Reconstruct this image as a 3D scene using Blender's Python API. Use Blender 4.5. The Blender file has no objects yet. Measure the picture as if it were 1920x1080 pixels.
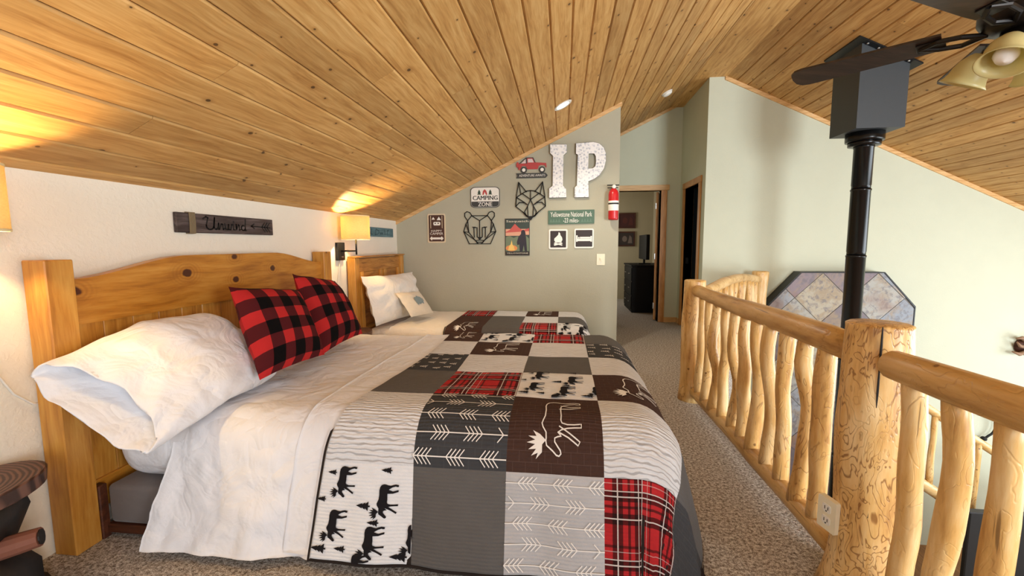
import bpy, bmesh, math, random
from math import sin, cos, pi, sqrt, atan2, hypot, exp, floor
from mathutils import Vector, Matrix, noise as mnoise
from mathutils.geometry import tessellate_polygon
random.seed(7)
SC = bpy.context.scene
COL = SC.collection
PI = pi

# ------------------------------------------------------------------ camera
CAM_H = 1.25
YAW, PITCH, ROLL, FPX = 0.1188, 0.1003, -0.0053, 808.19
fwd = Vector((-sin(YAW)*cos(PITCH), cos(YAW)*cos(PITCH), -sin(PITCH)))
rgt = Vector((cos(YAW), sin(YAW), 0)); upv = rgt.cross(fwd)
r2 = cos(ROLL)*rgt + sin(ROLL)*upv; u2 = -sin(ROLL)*rgt + cos(ROLL)*upv
cam_d = bpy.data.cameras.new('camera'); cam = bpy.data.objects.new('camera', cam_d); COL.objects.link(cam)
cam_d.sensor_width = 36; cam_d.lens = FPX/1920*36; cam_d.clip_start = .02
cam.matrix_world = Matrix(((r2.x, u2.x, -fwd.x, 0), (r2.y, u2.y, -fwd.y, 0), (r2.z, u2.z, -fwd.z, CAM_H), (0, 0, 0, 1)))
SC.camera = cam

# ------------------------------------------------------------------ world, daylight, exposure
SC.view_settings.view_transform = 'Standard'; SC.view_settings.look = 'None'
SC.view_settings.exposure = 0.12; SC.view_settings.gamma = 1; SC.view_settings.use_curve_mapping = False
SC.cycles.use_denoising = True
SC.cycles.max_bounces = 10; SC.cycles.diffuse_bounces = 6; SC.cycles.sample_clamp_indirect = 6
w = bpy.data.worlds.new('sky'); SC.world = w; w.use_nodes = True
w.node_tree.nodes['Background'].inputs[0].default_value = (.80, .90, 1, 1)
w.node_tree.nodes['Background'].inputs[1].default_value = 1.6
def area(name, loc, target, sx, sy, power, col):
    d = bpy.data.lights.new(name, 'AREA'); d.shape = 'RECTANGLE'; d.size = sx; d.size_y = sy; d.energy = power; d.color = col
    o = bpy.data.objects.new(name, d); COL.objects.link(o); o.location = loc
    o.rotation_euler = (Vector(target)-Vector(loc)).to_track_quat('-Z', 'Y').to_euler(); return o
area('daylight_area', (4.1, -2.45, 1.5), (3.7, 5, 1.25), 1.7, 2.5, 440, (.86, .935, 1))
area('daylight_area', (-.35, -2.45, 1.45), (-.35, 3, 1.1), 2.4, 1.3, 38, (.80, .90, 1))  # added lamp at an unseen loft window, brightens the near bed
area('daylight_area', (7.05, 2.6, -.4), (0, 2.6, .6), 4.4, 1.9, 210, (.87, .94, 1))

# ------------------------------------------------------------------ mesh helpers
def world_loc(o):
    v = Vector((0, 0, 0))
    while o is not None: v = v + Vector(o.location); o = o.parent
    return v
def add(name, vf, mat, parent=None, smooth=False, uv=None, at=None, kind=None, label=None, cat=None, group=None):
    V, F = vf
    off = world_loc(parent) if parent else Vector((0, 0, 0))
    loc = Vector(at)-off if at is not None else Vector((0, 0, 0))
    o_ = off+loc
    me = bpy.data.meshes.new(name)
    me.from_pydata([(v[0]-o_.x, v[1]-o_.y, v[2]-o_.z) for v in V], [], F)
    if mat: me.materials.append(mat)
    if smooth: me.polygons.foreach_set('use_smooth', [True]*len(me.polygons))
    if uv:
        l = me.uv_layers.new(name='UVMap')
        for lp in me.loops: l.data[lp.index].uv = uv[lp.vertex_index]
    me.update()
    o = bpy.data.objects.new(name, me); COL.objects.link(o); o.location = loc
    if parent: o.parent = parent
    if kind: o['kind'] = kind
    if label: o['label'] = label
    if cat: o['category'] = cat
    if group: o['group'] = group
    return o
def thing(name, label, cat, loc=(0, 0, 0), group=None):
    o = bpy.data.objects.new(name, None); COL.objects.link(o); o.location = loc; o.empty_display_size = .1
    o['label'] = label; o['category'] = cat
    if group: o['group'] = group
    return o
def struct(name, vf, mat, **k): return add(name, vf, mat, kind='structure', **k)
def from_bm(bm):
    bm.verts.index_update()
    r = ([tuple(v.co) for v in bm.verts], [tuple(v.index for v in f.verts) for f in bm.faces]); bm.free(); return r
def box(x0, x1, y0, y1, z0, z1, bev=0, seg=1):
    V = [(x, y, z) for x in (x0, x1) for y in (y0, y1) for z in (z0, z1)]
    F = [(0, 1, 3, 2), (4, 6, 7, 5), (0, 4, 5, 1), (2, 3, 7, 6), (0, 2, 6, 4), (1, 5, 7, 3)]
    if not bev: return V, F
    bm = bmesh.new(); vs = [bm.verts.new(v) for v in V]
    for f in F: bm.faces.new([vs[i] for i in f])
    bmesh.ops.bevel(bm, geom=list(bm.edges), offset=bev, segments=seg, affect='EDGES', profile=.5)
    return from_bm(bm)
def join(*vfs):
    V, F = [], []
    for v, f in vfs:
        n = len(V); V += list(v); F += [tuple(i+n for i in q) for q in f]
    return V, F
def xform(vf, M): return [tuple(M @ Vector(v)) for v in vf[0]], vf[1]
def tube(path, rad, n=12, cap=True, wob=0, seed=0, rnd=0):
    P = [Vector(p) for p in path]; m = len(P)
    if not hasattr(rad, '__len__'): rad = [rad]*m
    V, F = [], []
    t0 = (P[1]-P[0]).normalized(); ref = Vector((0, 0, 1)) if abs(t0.z) < .9 else Vector((1, 0, 0))
    b = t0.cross(ref).normalized()
    for i in range(m):
        t = (P[min(i+1, m-1)]-P[max(i-1, 0)]).normalized()
        b = (b-t*b.dot(t)).normalized(); c = t.cross(b)
        for k in range(n):
            a = 2*PI*k/n; d = b*cos(a)+c*sin(a); r = rad[i]
            if wob:
                q = P[i]+d*r
                r *= 1+wob*mnoise.noise(Vector((q.x*9+seed*3.1, q.y*9+seed, q.z*5)))
            V.append(tuple(P[i]+d*r))
    for i in range(m-1):
        for k in range(n):
            k2 = (k+1) % n; F.append((i*n+k, i*n+k2, (i+1)*n+k2, (i+1)*n+k))
    if cap: F.append(tuple(range(n-1, -1, -1))); F.append(tuple((m-1)*n+k for k in range(n)))
    return V, F
def lathe(prof, c=(0, 0, 0), n=20, M=None, cap=True):
    V, F = [], []
    for r, z in prof:
        for k in range(n):
            a = 2*PI*k/n; v = Vector((r*cos(a), r*sin(a), z))
            if M: v = M @ v
            V.append((v.x+c[0], v.y+c[1], v.z+c[2]))
    for i in range(len(prof)-1):
        for k in range(n):
            k2 = (k+1) % n; F.append((i*n+k, i*n+k2, (i+1)*n+k2, (i+1)*n+k))
    if cap and prof[0][0] > 1e-6: F.append(tuple(range(n-1, -1, -1)))
    if cap and prof[-1][0] > 1e-6: F.append(tuple((len(prof)-1)*n+k for k in range(n)))
    return V, F
def prism(poly, fn, d0, d1, holes=()):
    """poly: 2-D outline, fn(a,b,d)->3-D, solid between depths d0 (wall) and d1 (front)"""
    loops = [list(poly)]+[list(h) for h in holes]
    flat = [p for l in loops for p in l]; n = len(flat)
    tris = tessellate_polygon([[Vector((p[0], p[1], 0)) for p in l] for l in loops])
    V = [fn(p[0], p[1], d1) for p in flat]+[fn(p[0], p[1], d0) for p in flat]
    F = [tuple(t) for t in tris]+[tuple(i+n for i in reversed(t)) for t in tris]
    s = 0
    for l in loops:
        m = len(l)
        for i in range(m): j = (i+1) % m; F.append((s+i, s+j, n+s+j, n+s+i))
        s += m
    return V, F
def rrect(x0, x1, y0, y1, r, n=5):
    P = []
    for cx, cy, a0 in ((x1-r, y1-r, 0), (x0+r, y1-r, 90), (x0+r, y0+r, 180), (x1-r, y0+r, 270)):
        for k in range(n+1): a = math.radians(a0+90*k/n); P.append((cx+r*cos(a), cy+r*sin(a)))
    return P
def rect(x0, x1, y0, y1): return [(x0, y0), (x1, y0), (x1, y1), (x0, y1)]
def disc(cx, cy, r, n=16, ry=None): return [(cx+r*cos(2*PI*k/n), cy+(ry or r)*sin(2*PI*k/n)) for k in range(n)]
def strokes(lines, wdt, fn, d0, d1, step=None):
    """flat bars along 2-D polylines"""
    out = []
    for L in lines:
        for (x0, y0), (x1, y1) in zip(L[:-1], L[1:]):
            dx, dy = x1-x0, y1-y0; l = hypot(dx, dy) or 1e-9; e = wdt*.35
            ux, uy = dx/l, dy/l; px, py = -uy*wdt/2, ux*wdt/2
            a0, b0, a1, b1 = x0-ux*e, y0-uy*e, x1+ux*e, y1+uy*e
            out.append(prism([(a0-px, b0-py), (a1-px, b1-py), (a1+px, b1+py), (a0+px, b0+py)], fn, d0, d1))
    return join(*out)
def text_2d(s, bx, shear=0.0):
    """letter outlines of a string fitted to a box (x0,x1,y0,y1): verts, faces"""
    cu = bpy.data.curves.new('t', 'FONT'); cu.body = s; cu.fill_mode = 'FRONT'; cu.shear = shear; cu.resolution_u = 2
    o = bpy.data.objects.new('t', cu); COL.objects.link(o)
    bpy.context.view_layer.update()
    me = o.evaluated_get(bpy.context.evaluated_depsgraph_get()).to_mesh()
    V = [(v.co.x, v.co.y) for v in me.vertices]; F = [tuple(p.vertices) for p in me.polygons]
    o.to_mesh_clear(); bpy.data.objects.remove(o); bpy.data.curves.remove(cu)
    xs = [v[0] for v in V]; ys = [v[1] for v in V]
    ax, bxx, ay, by = min(xs), max(xs), min(ys), max(ys)
    return [(bx[0]+(v[0]-ax)/(bxx-ax)*(bx[1]-bx[0]), bx[2]+(v[1]-ay)/(by-ay)*(bx[3]-bx[2])) for v in V], F
def lettering(s, bx, fn, d, shear=0.0, bold=0):
    V, F = text_2d(s, bx, shear)
    out = [([fn(x, y, d) for x, y in V], F)]
    for k in range(1, bold+1):
        e = (bx[3]-bx[2])*.028*k
        out.append(([fn(x+e, y, d-.0003*k) for x, y in V], F)); out.append(([fn(x-e, y, d-.0003*k-.0001) for x, y in V], F))
    return join(*out)

# ------------------------------------------------------------------ materials
MATS = {}
class NT:
    def __init__(s, name):
        s.m = bpy.data.materials.new(name); s.m.use_nodes = True; s.t = s.m.node_tree; s.b = s.t.nodes['Principled BSDF']
        MATS[name] = s.m
    def n(s, typ, props=None, **inp):
        nd = s.t.nodes.new(typ)
        for k, v in (props or {}).items(): setattr(nd, k, v)
        for k, v in inp.items():
            key = int(k[1:]) if k[0] == 'i' and k[1:].isdigit() else k.replace('_', ' ')
            s.put(nd.inputs[key], v)
        return nd
    def put(s, sock, v):
        if isinstance(v, bpy.types.NodeSocket): s.t.links.new(v, sock)
        elif isinstance(v, bpy.types.Node): s.t.links.new(v.outputs[0], sock)
        else: sock.default_value = v
    def math(s, op, a, b=0.0, c=None, clamp=False):
        nd = s.n('ShaderNodeMath', {'operation': op, 'use_clamp': clamp}, i0=a, i1=b)
        if c is not None: s.put(nd.inputs[2], c)
        return nd.outputs[0]
    def ramp(s, f, stops, interp='LINEAR'):
        nd = s.n('ShaderNodeValToRGB', i0=f); cr = nd.color_ramp; cr.interpolation = interp
        while len(cr.elements) < len(stops): cr.elements.new(.5)
        for e, (p, c) in zip(cr.elements, stops):
            e.position = p; e.color = (c[0], c[1], c[2], 1) if hasattr(c, '__len__') else (c, c, c, 1)
        return nd.outputs[0]
    def mix(s, f, a, b, mode='MIX'):
        nd = s.n('ShaderNodeMix', {'data_type': 'RGBA', 'blend_type': mode})
        s.put(nd.inputs[0], f); s.put(nd.inputs[6], a if not isinstance(a, tuple) else (*a[:3], 1)); s.put(nd.inputs[7], b if not isinstance(b, tuple) else (*b[:3], 1))
        return nd.outputs[2]
    def coord(s, which='Object'): return s.n('ShaderNodeTexCoord').outputs[which]
    def mapv(s, v, scale=(1, 1, 1), loc=(0, 0, 0)): return s.n('ShaderNodeMapping', Vector=v, Scale=scale, Location=loc).outputs[0]
    def noise(s, v, scale, detail=3, rough=.5, dist=0): return s.n('ShaderNodeTexNoise', Vector=v, Scale=scale, Detail=detail, Roughness=rough, Distortion=dist).outputs[0]
    def rnd(s): return s.n('ShaderNodeObjectInfo').outputs['Random']
    def bump(s, h, strength=.3, dist=.01): s.put(s.b.inputs['Normal'], s.n('ShaderNodeBump', Strength=strength, Distance=dist, Height=h).outputs[0])
    def set(s, col=None, rough=.6, metal=0, spec=None):
        if col is not None: s.put(s.b.inputs['Base Color'], col if not isinstance(col, tuple) else (*col[:3], 1))
        s.put(s.b.inputs['Roughness'], rough); s.b.inputs['Metallic'].default_value = metal
        if spec is not None: s.b.inputs['Specular IOR Level'].default_value = spec
        return s.m
def srgb(h):
    h = h.lstrip('#'); return tuple(((c/255)/12.92 if c/255 <= .04045 else ((c/255+.055)/1.055)**2.4) for c in (int(h[i:i+2], 16) for i in (0, 2, 4)))
def plain(name, hexc, rough=.6, metal=0, spec=None, grain=.06):
    t = NT(name); c = srgb(hexc)
    f = t.noise(t.coord(), 25, 3)
    col = t.mix(f, tuple(x*(1-grain) for x in c), tuple(min(1, x*(1+grain)) for x in c))
    return t.set(col, rough, metal, spec)
def wood(name, lo, mid, hi, axis='Y', stretch=14, scale=3.2, knots=3.5, knot_r=.055, rough=.45, var=.25, knot_keep=.5, flat=None, shift=True, spots=()):
    t = NT(name); co = t.coord()
    r = t.rnd()
    if shift:
        off = t.n('ShaderNodeCombineXYZ', i0=t.math('MULTIPLY', r, 37.), i1=t.math('MULTIPLY', r, 91.), i2=t.math('MULTIPLY', r, 53.)).outputs[0]
        co = t.n('ShaderNodeVectorMath', {'operation': 'ADD'}, i0=co, i1=off).outputs[0]
    sc = [1, 1, 1]; ix = 'XYZ'.index(axis)
    for i in range(3): sc[i] = stretch if i != ix else 1
    warp = t.noise(co, 2.5, 2)
    wv = t.n('ShaderNodeVectorMath', {'operation': 'MULTIPLY_ADD'}, i0=t.n('ShaderNodeTexNoise', Vector=co, Scale=3.0, Detail=1.0).outputs[1], i1=(.05, .05, .05), i2=co).outputs[0]
    g = t.noise(t.mapv(wv, tuple(sc)), scale, 5, .6)
    fine = t.noise(t.mapv(wv, tuple(x*4 if x > 1 else 1.5 for x in sc)), scale, 2, .5)
    g2 = t.math('ADD', t.math('MULTIPLY', g, .75), t.math('MULTIPLY', fine, .25))
    col = t.ramp(g2, [(.30, srgb(lo)), (.5, srgb(mid)), (.68, srgb(hi))])
    v = t.math('ADD', 1-var/2, t.math('MULTIPLY', t.rnd(), var))
    col = t.n('ShaderNodeHueSaturation', Hue=.5, Saturation=1.0, Value=v, Color=col).outputs[0]
    if knots:
        kv = co
        if flat:
            sp = t.n('ShaderNodeSeparateXYZ', i0=co); kv = t.n('ShaderNodeCombineXYZ', i0=sp.outputs['XYZ'.index(flat[0])], i1=t.math('MULTIPLY', sp.outputs['XYZ'.index(flat[1])], .75)).outputs[0]
        vo = t.n('ShaderNodeTexVoronoi', {'voronoi_dimensions': '2D' if flat else '3D'}, Vector=kv, Scale=knots)
        keep = t.math('GREATER_THAN', t.n('ShaderNodeSeparateColor', i0=vo.outputs['Color']).outputs[0], 1-knot_keep)
        size = t.math('MULTIPLY', t.n('ShaderNodeSeparateColor', i0=vo.outputs['Color']).outputs[1], knot_r)
        size = t.math('ADD', size, knot_r*.35)
        k = t.n('ShaderNodeMapRange', {'interpolation_type': 'SMOOTHSTEP'}, Value=t.math('DIVIDE', vo.outputs['Distance'], size), i1=.7, i2=1.15, i3=1., i4=0.).outputs[0]
        halo = t.n('ShaderNodeMapRange', {'interpolation_type': 'SMOOTHSTEP'}, Value=t.math('DIVIDE', vo.outputs['Distance'], size), i1=1., i2=3.4, i3=.45, i4=0.).outputs[0]
        col = t.mix(t.math('MULTIPLY', halo, keep), col, srgb(lo))
        col = t.mix(t.math('MULTIPLY', t.math('MULTIPLY', k, keep), .9), col, tuple(x*.22 for x in srgb(lo)))
    for px, py, pz, pr in spots:
        dv = t.n('ShaderNodeVectorMath', {'operation': 'DISTANCE'}, i0=t.mapv(t.n('ShaderNodeVectorMath', {'operation': 'MULTIPLY_ADD'}, i0=t.n('ShaderNodeTexNoise', Vector=t.coord(), Scale=30.0).outputs[1], i1=(.012, .012, .012), i2=t.coord()).outputs[0], (1, .75, 1)), i1=(px, py*.75, pz)).outputs[1]
        ring = t.math('MULTIPLY', t.n('ShaderNodeMapRange', {'interpolation_type': 'SMOOTHSTEP'}, Value=dv, i1=pr, i2=pr*4.2, i3=1., i4=0.).outputs[0], t.math('MULTIPLY', t.math('ADD', .6, t.math('MULTIPLY', t.math('SINE', t.math('MULTIPLY', dv, 420.)), .4)), .5))
        col = t.mix(ring, col, srgb(lo))
        col = t.mix(t.n('ShaderNodeMapRange', {'interpolation_type': 'SMOOTHSTEP'}, Value=dv, i1=pr*.75, i2=pr*1.1, i3=.93, i4=0.).outputs[0], col, srgb('#3d0f0a'))
    t.bump(g2, .12, .004)
    return t.set(col, rough)
def logwood(name, axis='Z', lo='#96622b', mid='#d5a965', hi='#e8cb96', worm=1.0, wsc=13, mlo=.47, fq=7., lw=.11):
    t = NT(name); co = t.coord()
    off = t.n('ShaderNodeCombineXYZ', i0=t.math('MULTIPLY', t.rnd(), 17.), i1=t.math('MULTIPLY', t.rnd(), 31.), i2=t.math('MULTIPLY', t.rnd(), 11.)).outputs[0]
    co = t.n('ShaderNodeVectorMath', {'operation': 'ADD'}, i0=co, i1=off).outputs[0]
    ix = 'XYZ'.index(axis); sc = [7, 7, 7]; sc[ix] = 1
    sw = [1, 1, 1]; sw[ix] = .45
    g = t.noise(t.mapv(co, tuple(sc)), 4, 5, .62)
    patch = t.noise(t.mapv(co, tuple(sw)), 6, 3)
    col = t.ramp(t.math('ADD', t.math('MULTIPLY', g, .6), t.math('MULTIPLY', patch, .4)), [(.30, srgb(lo)), (.47, srgb(mid)), (.66, srgb(hi))])
    wn = t.noise(t.mapv(co, tuple(x*1. for x in sw)), wsc, 2.5, .55, .6)
    ln = t.math('ABSOLUTE', t.math('SUBTRACT', t.math('FRACT', t.math('MULTIPLY', wn, fq)), .5))
    line = t.n('ShaderNodeMapRange', {'interpolation_type': 'SMOOTHSTEP'}, Value=ln, i1=0., i2=lw, i3=1., i4=0.).outputs[0]
    mask = t.n('ShaderNodeMapRange', Value=t.noise(co, 3.2, 2), i1=mlo, i2=mlo+.13, i3=0., i4=min(.9, .62*worm)).outputs[0]
    col = t.mix(t.math('MULTIPLY', line, mask), col, srgb('#7a4a1c'))
    vo = t.n('ShaderNodeTexVoronoi', Vector=co, Scale=9.)
    k = t.n('ShaderNodeMapRange', {'interpolation_type': 'SMOOTHSTEP'}, Value=t.math('ADD', vo.outputs['Distance'], t.math('MULTIPLY', t.noise(co, 60, 2), .08)), i1=.09, i2=.13, i3=1., i4=0.).outputs[0]
    col = t.mix(t.math('MULTIPLY', k, .75), col, srgb('#5a3212'))
    crk = t.noise(t.mapv(co, tuple(22 if i != ix else .7 for i in range(3))), 4, 2)
    col = t.mix(t.n('ShaderNodeMapRange', Value=crk, i1=.685, i2=.72, i3=0., i4=.6).outputs[0], col, srgb('#4a2a10'))
    t.bump(t.math('SUBTRACT', g, t.math('MULTIPLY', line, .5)), .25, .006)
    return t.set(col, .38)

ceil_wood = wood('pine_ceiling', '#9d6d33', '#bf9253', '#d0a86b', 'Y', 16, 2.2, 6.0, .05, .62, .30, .6, flat='XY')
trim_wood = wood('pine_trim', '#b4854a', '#d6ab72', '#e6c592', 'X', 14, 3, 5, .05, .45, .12, .3)
trim_wood_z = wood('pine_trim_upright', '#94602a', '#bd8445', '#cf9d60', 'Z', 14, 3, 5, .06, .45, .12, .4)
head_wood = wood('honey_pine', '#96591a', '#bd7e2b', '#cc9340', 'Y', 9, 3, 0, .085, .35, .06, .55)
arch_wood = wood('honey_pine_arch', '#925617', '#bd7e2b', '#cc9340', 'Y', 9, 3, 0, .085, .35, .06, shift=False, spots=[(.048, .66, .185, .024), (.048, 1.0, .125, .020), (.048, 1.0, .262, .018), (.048, 1.34, .175, .020), (.048, .125, .145, .020)])
head_wood_z = wood('honey_pine_upright', '#9a5f20', '#c08434', '#d19d4b', 'Z', 10, 3, 4, .06, .35, .12, .4)
head2_wood = wood('rustic_pine', '#7a4716', '#ab7230', '#c78f49', 'Y', 10, 4, 4.5, .07, .4, .1, .5)
log_z = logwood('log_upright', 'Z'); log_y = logwood('log_rail', 'Y', '#8f6230', '#c39a5c', '#d9b67e', .45)
log_d = logwood('log_diagonal', 'X', '#9f7038', '#d0a868', '#e6c894', .4)
log_big = logwood('log_newel', 'Z', '#96622b', '#d5aa68', '#e9cc98', 1.25, 17, .18, 10., .17)
dark_slab = wood('dark_slab', '#2c1810', '#4a2c20', '#674435', 'X', 2, 14, 0, rough=.55, var=.05)
dark_log = wood('dark_log', '#090605', '#140d0a', '#231610', 'Z', 8, 4, 0, rough=.6, var=.05)
frame_wood = wood('red_brown_wood', '#2e1408', '#4a2412', '#63351d', 'X', 10, 4, 0, rough=.55)

def wall_paint(name, hexc, bs=.35, scale=38):
    t = NT(name); co = t.coord(); c = srgb(hexc)
    a = t.noise(co, scale, 4, .6, .4); b_ = t.noise(co, 5, 2)
    col = t.mix(b_, tuple(x*.97 for x in c), tuple(min(1, x*1.03) for x in c))
    t.bump(t.n('ShaderNodeMapRange', Value=a, i1=.42, i2=.62, i3=0., i4=1.).outputs[0], bs, .006)
    return t.set(col, .85, 0, .25)
white_wall = wall_paint('cream_plaster', '#e9e2d3', .22, 36)
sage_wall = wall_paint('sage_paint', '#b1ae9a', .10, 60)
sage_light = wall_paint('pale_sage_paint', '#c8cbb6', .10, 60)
inner_wall = wall_paint('beige_paint', '#b3a78a', .1, 60)
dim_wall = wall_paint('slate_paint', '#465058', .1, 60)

def carpet_mat():
    t = NT('speckled_carpet'); co = t.coord()
    a = t.noise(co, 70, 2, .8); b_ = t.noise(co, 260, 2, .6); c = t.noise(co, 3, 2)
    m = t.math('ADD', t.math('MULTIPLY', a, .6), t.math('MULTIPLY', b_, .4))
    col = t.ramp(m, [(.36, srgb('#4d4138')), (.44, srgb('#8b7f74')), (.51, srgb('#b3aaa0')), (.60, srgb('#e2dcd4'))])
    col = t.mix(t.math('MULTIPLY', c, .15), col, srgb('#8f8377'))
    t.bump(m, .9, .012)
    return t.set(col, .95, 0, .1)
carpet = carpet_mat()
lower_wood = wood('lower_plank', '#6b4524', '#8f6236', '#a87a48', 'Y', 12, 3, 0)

def cloth(name, hexc, bs=.25, scale=60, var=.04, rough=.9):
    t = NT(name); co = t.coord(); c = srgb(hexc)
    n1 = t.noise(co, 9, 3, .6); n2 = t.noise(co, scale*6, 2)
    col = t.mix(n1, tuple(x*(1-var) for x in c), tuple(min(1, x*(1+var)) for x in c))
    cr = t.noise(co, 7, 4, .55, 1.2)
    rg = t.math('ABSOLUTE', t.math('SUBTRACT', t.noise(co, 5.5, 3, .5, .8), .5))
    t.bump(t.math('ADD', t.math('ADD', cr, t.math('MULTIPLY', t.math('MINIMUM', rg, .12), 5.)), t.math('MULTIPLY', n2, .05)), bs, .03)
    m = t.set(col, rough, 0, .15); t.b.inputs['Sheen Weight'].default_value = .15
    return m
white_cloth = cloth('white_cotton', '#e2e4ea', .26)
white_cloth2 = cloth('white_cotton_warm', '#e6e1da', .26)
grey_fabric = cloth('grey_ticking', '#76706f', .1)
black_metal = plain('black_metal', '#121213', .38, .3)
flat_black = plain('flat_black', '#0d0c0c', .7)
stove_black = plain('stove_black', '#3c4043', .5, .2)
pipe_black = plain('pipe_black', '#101112', .25, .4)
white_paint = plain('white_paint', '#e9e6dd', .5)
cream_plastic = plain('cream_plastic', '#ece4c8', .4)
steel = plain('brushed_steel', '#c9c9c6', .3, .9)
# ------------------------------------------------------------------ the room
XL, YI, XI, YD, XS, YH = -2.067, 5.21, .639, 7.08, 1.804, 5.89
SL = .482
def zl(x): return 1.55+SL*(x-XL)
def zr(x): return 3.33-SL*(x-1.992)
def xz(y): return lambda a, b, d: (a, y-d, b)      # wall facing the camera: x, z, depth towards -Y
def lwf(a, b, d): return (XL+d, a, b)              # left wall: y, z, depth towards +X

fl = struct('floor', prism([(-2.2, -2.6), (1.12, -2.6), (1.12, 3.6), (2.62, 5.89), (1.9, 5.89), (1.9, 10.1), (-2.2, 10.1)], lambda a, b, d: (a, b, d), -.3, 0), carpet)
fascia = plain('painted_fascia', '#b99a68', .6)
struct('floor_lower', box(-2.2, 7.2, -2.6, 6.0, -2.8, -2.7), lower_wood)
struct('light_stop_wall', box(.3, .4, -2.6, 6.0, -2.7, -.3), sage_light)  # unseen wall under the loft, added to contain the light
struct('wall_left', box(-2.2, XL, -2.6, 5.33, -.3, 1.62), white_wall)
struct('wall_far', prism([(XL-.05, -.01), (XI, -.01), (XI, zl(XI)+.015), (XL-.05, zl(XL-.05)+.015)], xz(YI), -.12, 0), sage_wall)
struct('wall_hall_side', prism([(YI+.12, -.01), (YD, -.01), (YD, zl(.58)), (YI+.12, zl(.58))], lambda a, b, d: (XI-d, a, b), .12, 0), sage_light)
def gable(x0, x1, z0=None): return [(x0, z0), (x1, z0), (x1, zl(x1)+.015), (x0, zl(x0)+.015)]
D1a, D1b, D1h = .70, 1.512, 2.08
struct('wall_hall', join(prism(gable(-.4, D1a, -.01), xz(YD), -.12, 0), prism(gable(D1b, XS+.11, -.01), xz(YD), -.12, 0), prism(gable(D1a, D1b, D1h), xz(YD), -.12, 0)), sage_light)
D2a, D2b, D2h = 6.12, 6.80, 2.06
struct('wall_side', join(box(XS, XS+.12, YH+.11, D2a, -.01, 3.4), box(XS, XS+.12, D2b, YD+.12, -.01, 3.4), box(XS, XS+.12, D2a, D2b, D2h, 3.4)), sage_light)
struct('wall_hearth', prism([(XS, -2.7), (7.2, -2.7), (7.2, zr(7.2)+.01), (1.83, zr(1.83)+.01), (XS, zr(1.83)+.01)], xz(YH), -.11, 0), sage_light)
struct('wall_right', join(box(7.1, 7.2, -2.6, YH, -2.7, -1.4), box(7.1, 7.2, -2.6, YH, .55, .9), box(7.1, 7.2, -2.6, .4, -1.4, .55), box(7.1, 7.2, 4.8, YH, -1.4, .55)), sage_light)
# wall behind the camera with the great-room window and an added loft window
def back(x0, x1, z0, z1a, z1b): return prism([(x0, z0), (x1, z0), (x1, z1b), (x0, z1a)], xz(-2.6), -.12+.12, .12)
def top(x): return min(zl(x), zr(x))+.02
struct('wall_back', join(back(-2.2, -1.55, -.3, top(-2.2), top(-1.55)), back(-1.55, .85, -.3, .8, .8), back(-1.55, .85, 2.1, top(-1.55) if top(-1.55) > 2.1 else 2.11, top(.85)), back(.85, 1.81, -2.7, top(.85), top(1.81)), back(1.81, 3.25, -2.7, top(1.81), top(3.25)), back(3.25, 4.95, -2.7, .2, .2), back(3.25, 4.95, 2.75, top(3.25) if top(3.25) > 2.75 else 2.76, 2.76), back(4.95, 7.2, -2.7, top(4.95), top(7.2))), white_wall)
for nm, (x0, x1, z0, z1, nx) in {'added_loft_window': (-1.55, .85, .8, 2.1, 2), 'window_2': (3.25, 4.95, .2, 2.75, 2)}.items():
    bars = [box(x0, x1, -2.7, -2.62, z0, z0+.06), box(x0, x1, -2.7, -2.62, z1-.06, z1)]
    for k in range(nx+1): xx = x0+(x1-x0-.06)*k/nx; bars.append(box(xx, xx+.06, -2.7, -2.62, z0+.06, z1-.06))
    struct(nm, join(*bars), trim_wood)
# rooms behind the two doors
struct('wall_bedroom_back', box(-.4, 2.2, 10.0, 10.1, -.01, 2.5), inner_wall)
struct('wall_bedroom_right', box(1.98, 2.08, 7.2, 10.0, -.01, 2.5), inner_wall)
struct('wall_bedroom_left', box(-.4, -.3, 7.2, 10.0, -.01, 2.5), inner_wall)
struct('ceiling_bedroom', box(-.4, 2.1, 7.2, 10.1, 2.45, 2.5), inner_wall)
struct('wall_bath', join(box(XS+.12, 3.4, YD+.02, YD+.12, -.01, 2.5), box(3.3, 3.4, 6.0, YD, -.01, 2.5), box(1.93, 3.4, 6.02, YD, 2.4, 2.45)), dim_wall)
area('bedroom_window_daylight', (-.2, 9.2, 1.5), (2, 9.3, 1.2), .9, 1.0, 18, (1, .97, .9))
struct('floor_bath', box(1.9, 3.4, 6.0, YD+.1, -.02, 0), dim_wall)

# ceiling: backing deck plus every tongue-and-groove plank
deck = plain('dark_deck', '#2a1a0c', .9)
TH = math.atan(SL)
ceil = struct('ceiling', join(
    prism([(XL-.1, zl(XL-.1)), (1.81, zl(1.81)), (1.81, zl(1.81)+.05), (XL-.1, zl(XL-.1)+.05)], lambda a, b, d: (a, d, b+.022), -2.6, YD+.12),
    prism([(1.81, zr(1.81)), (7.2, zr(7.2)), (7.2, zr(7.2)+.05), (1.81, zr(1.81)+.05)], lambda a, b, d: (a, d, b+.022), -2.6, YH+.11)), deck)
PLANKS = {}
def plank_mesh(wd, L):
    key = (round(wd, 3), round(L, 2))
    if key not in PLANKS:
        c = .008; sec = [(0, .009), (c, 0), (wd-c, 0), (wd, .009), (wd, .018), (0, .018)]
        V = [(x, y, z) for y in (0, L-.0025) for x, z in sec]
        F = [(i, i+6, (i+1) % 6+6, (i+1) % 6) for i in range(6)]+[(0, 1, 2, 3, 4, 5), (11, 10, 9, 8, 7, 6)]
        me = bpy.data.meshes.new('plank'); me.from_pydata(V, [], F); me.materials.append(ceil_wood); me.update(); PLANKS[key] = me
    return PLANKS[key]
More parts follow.
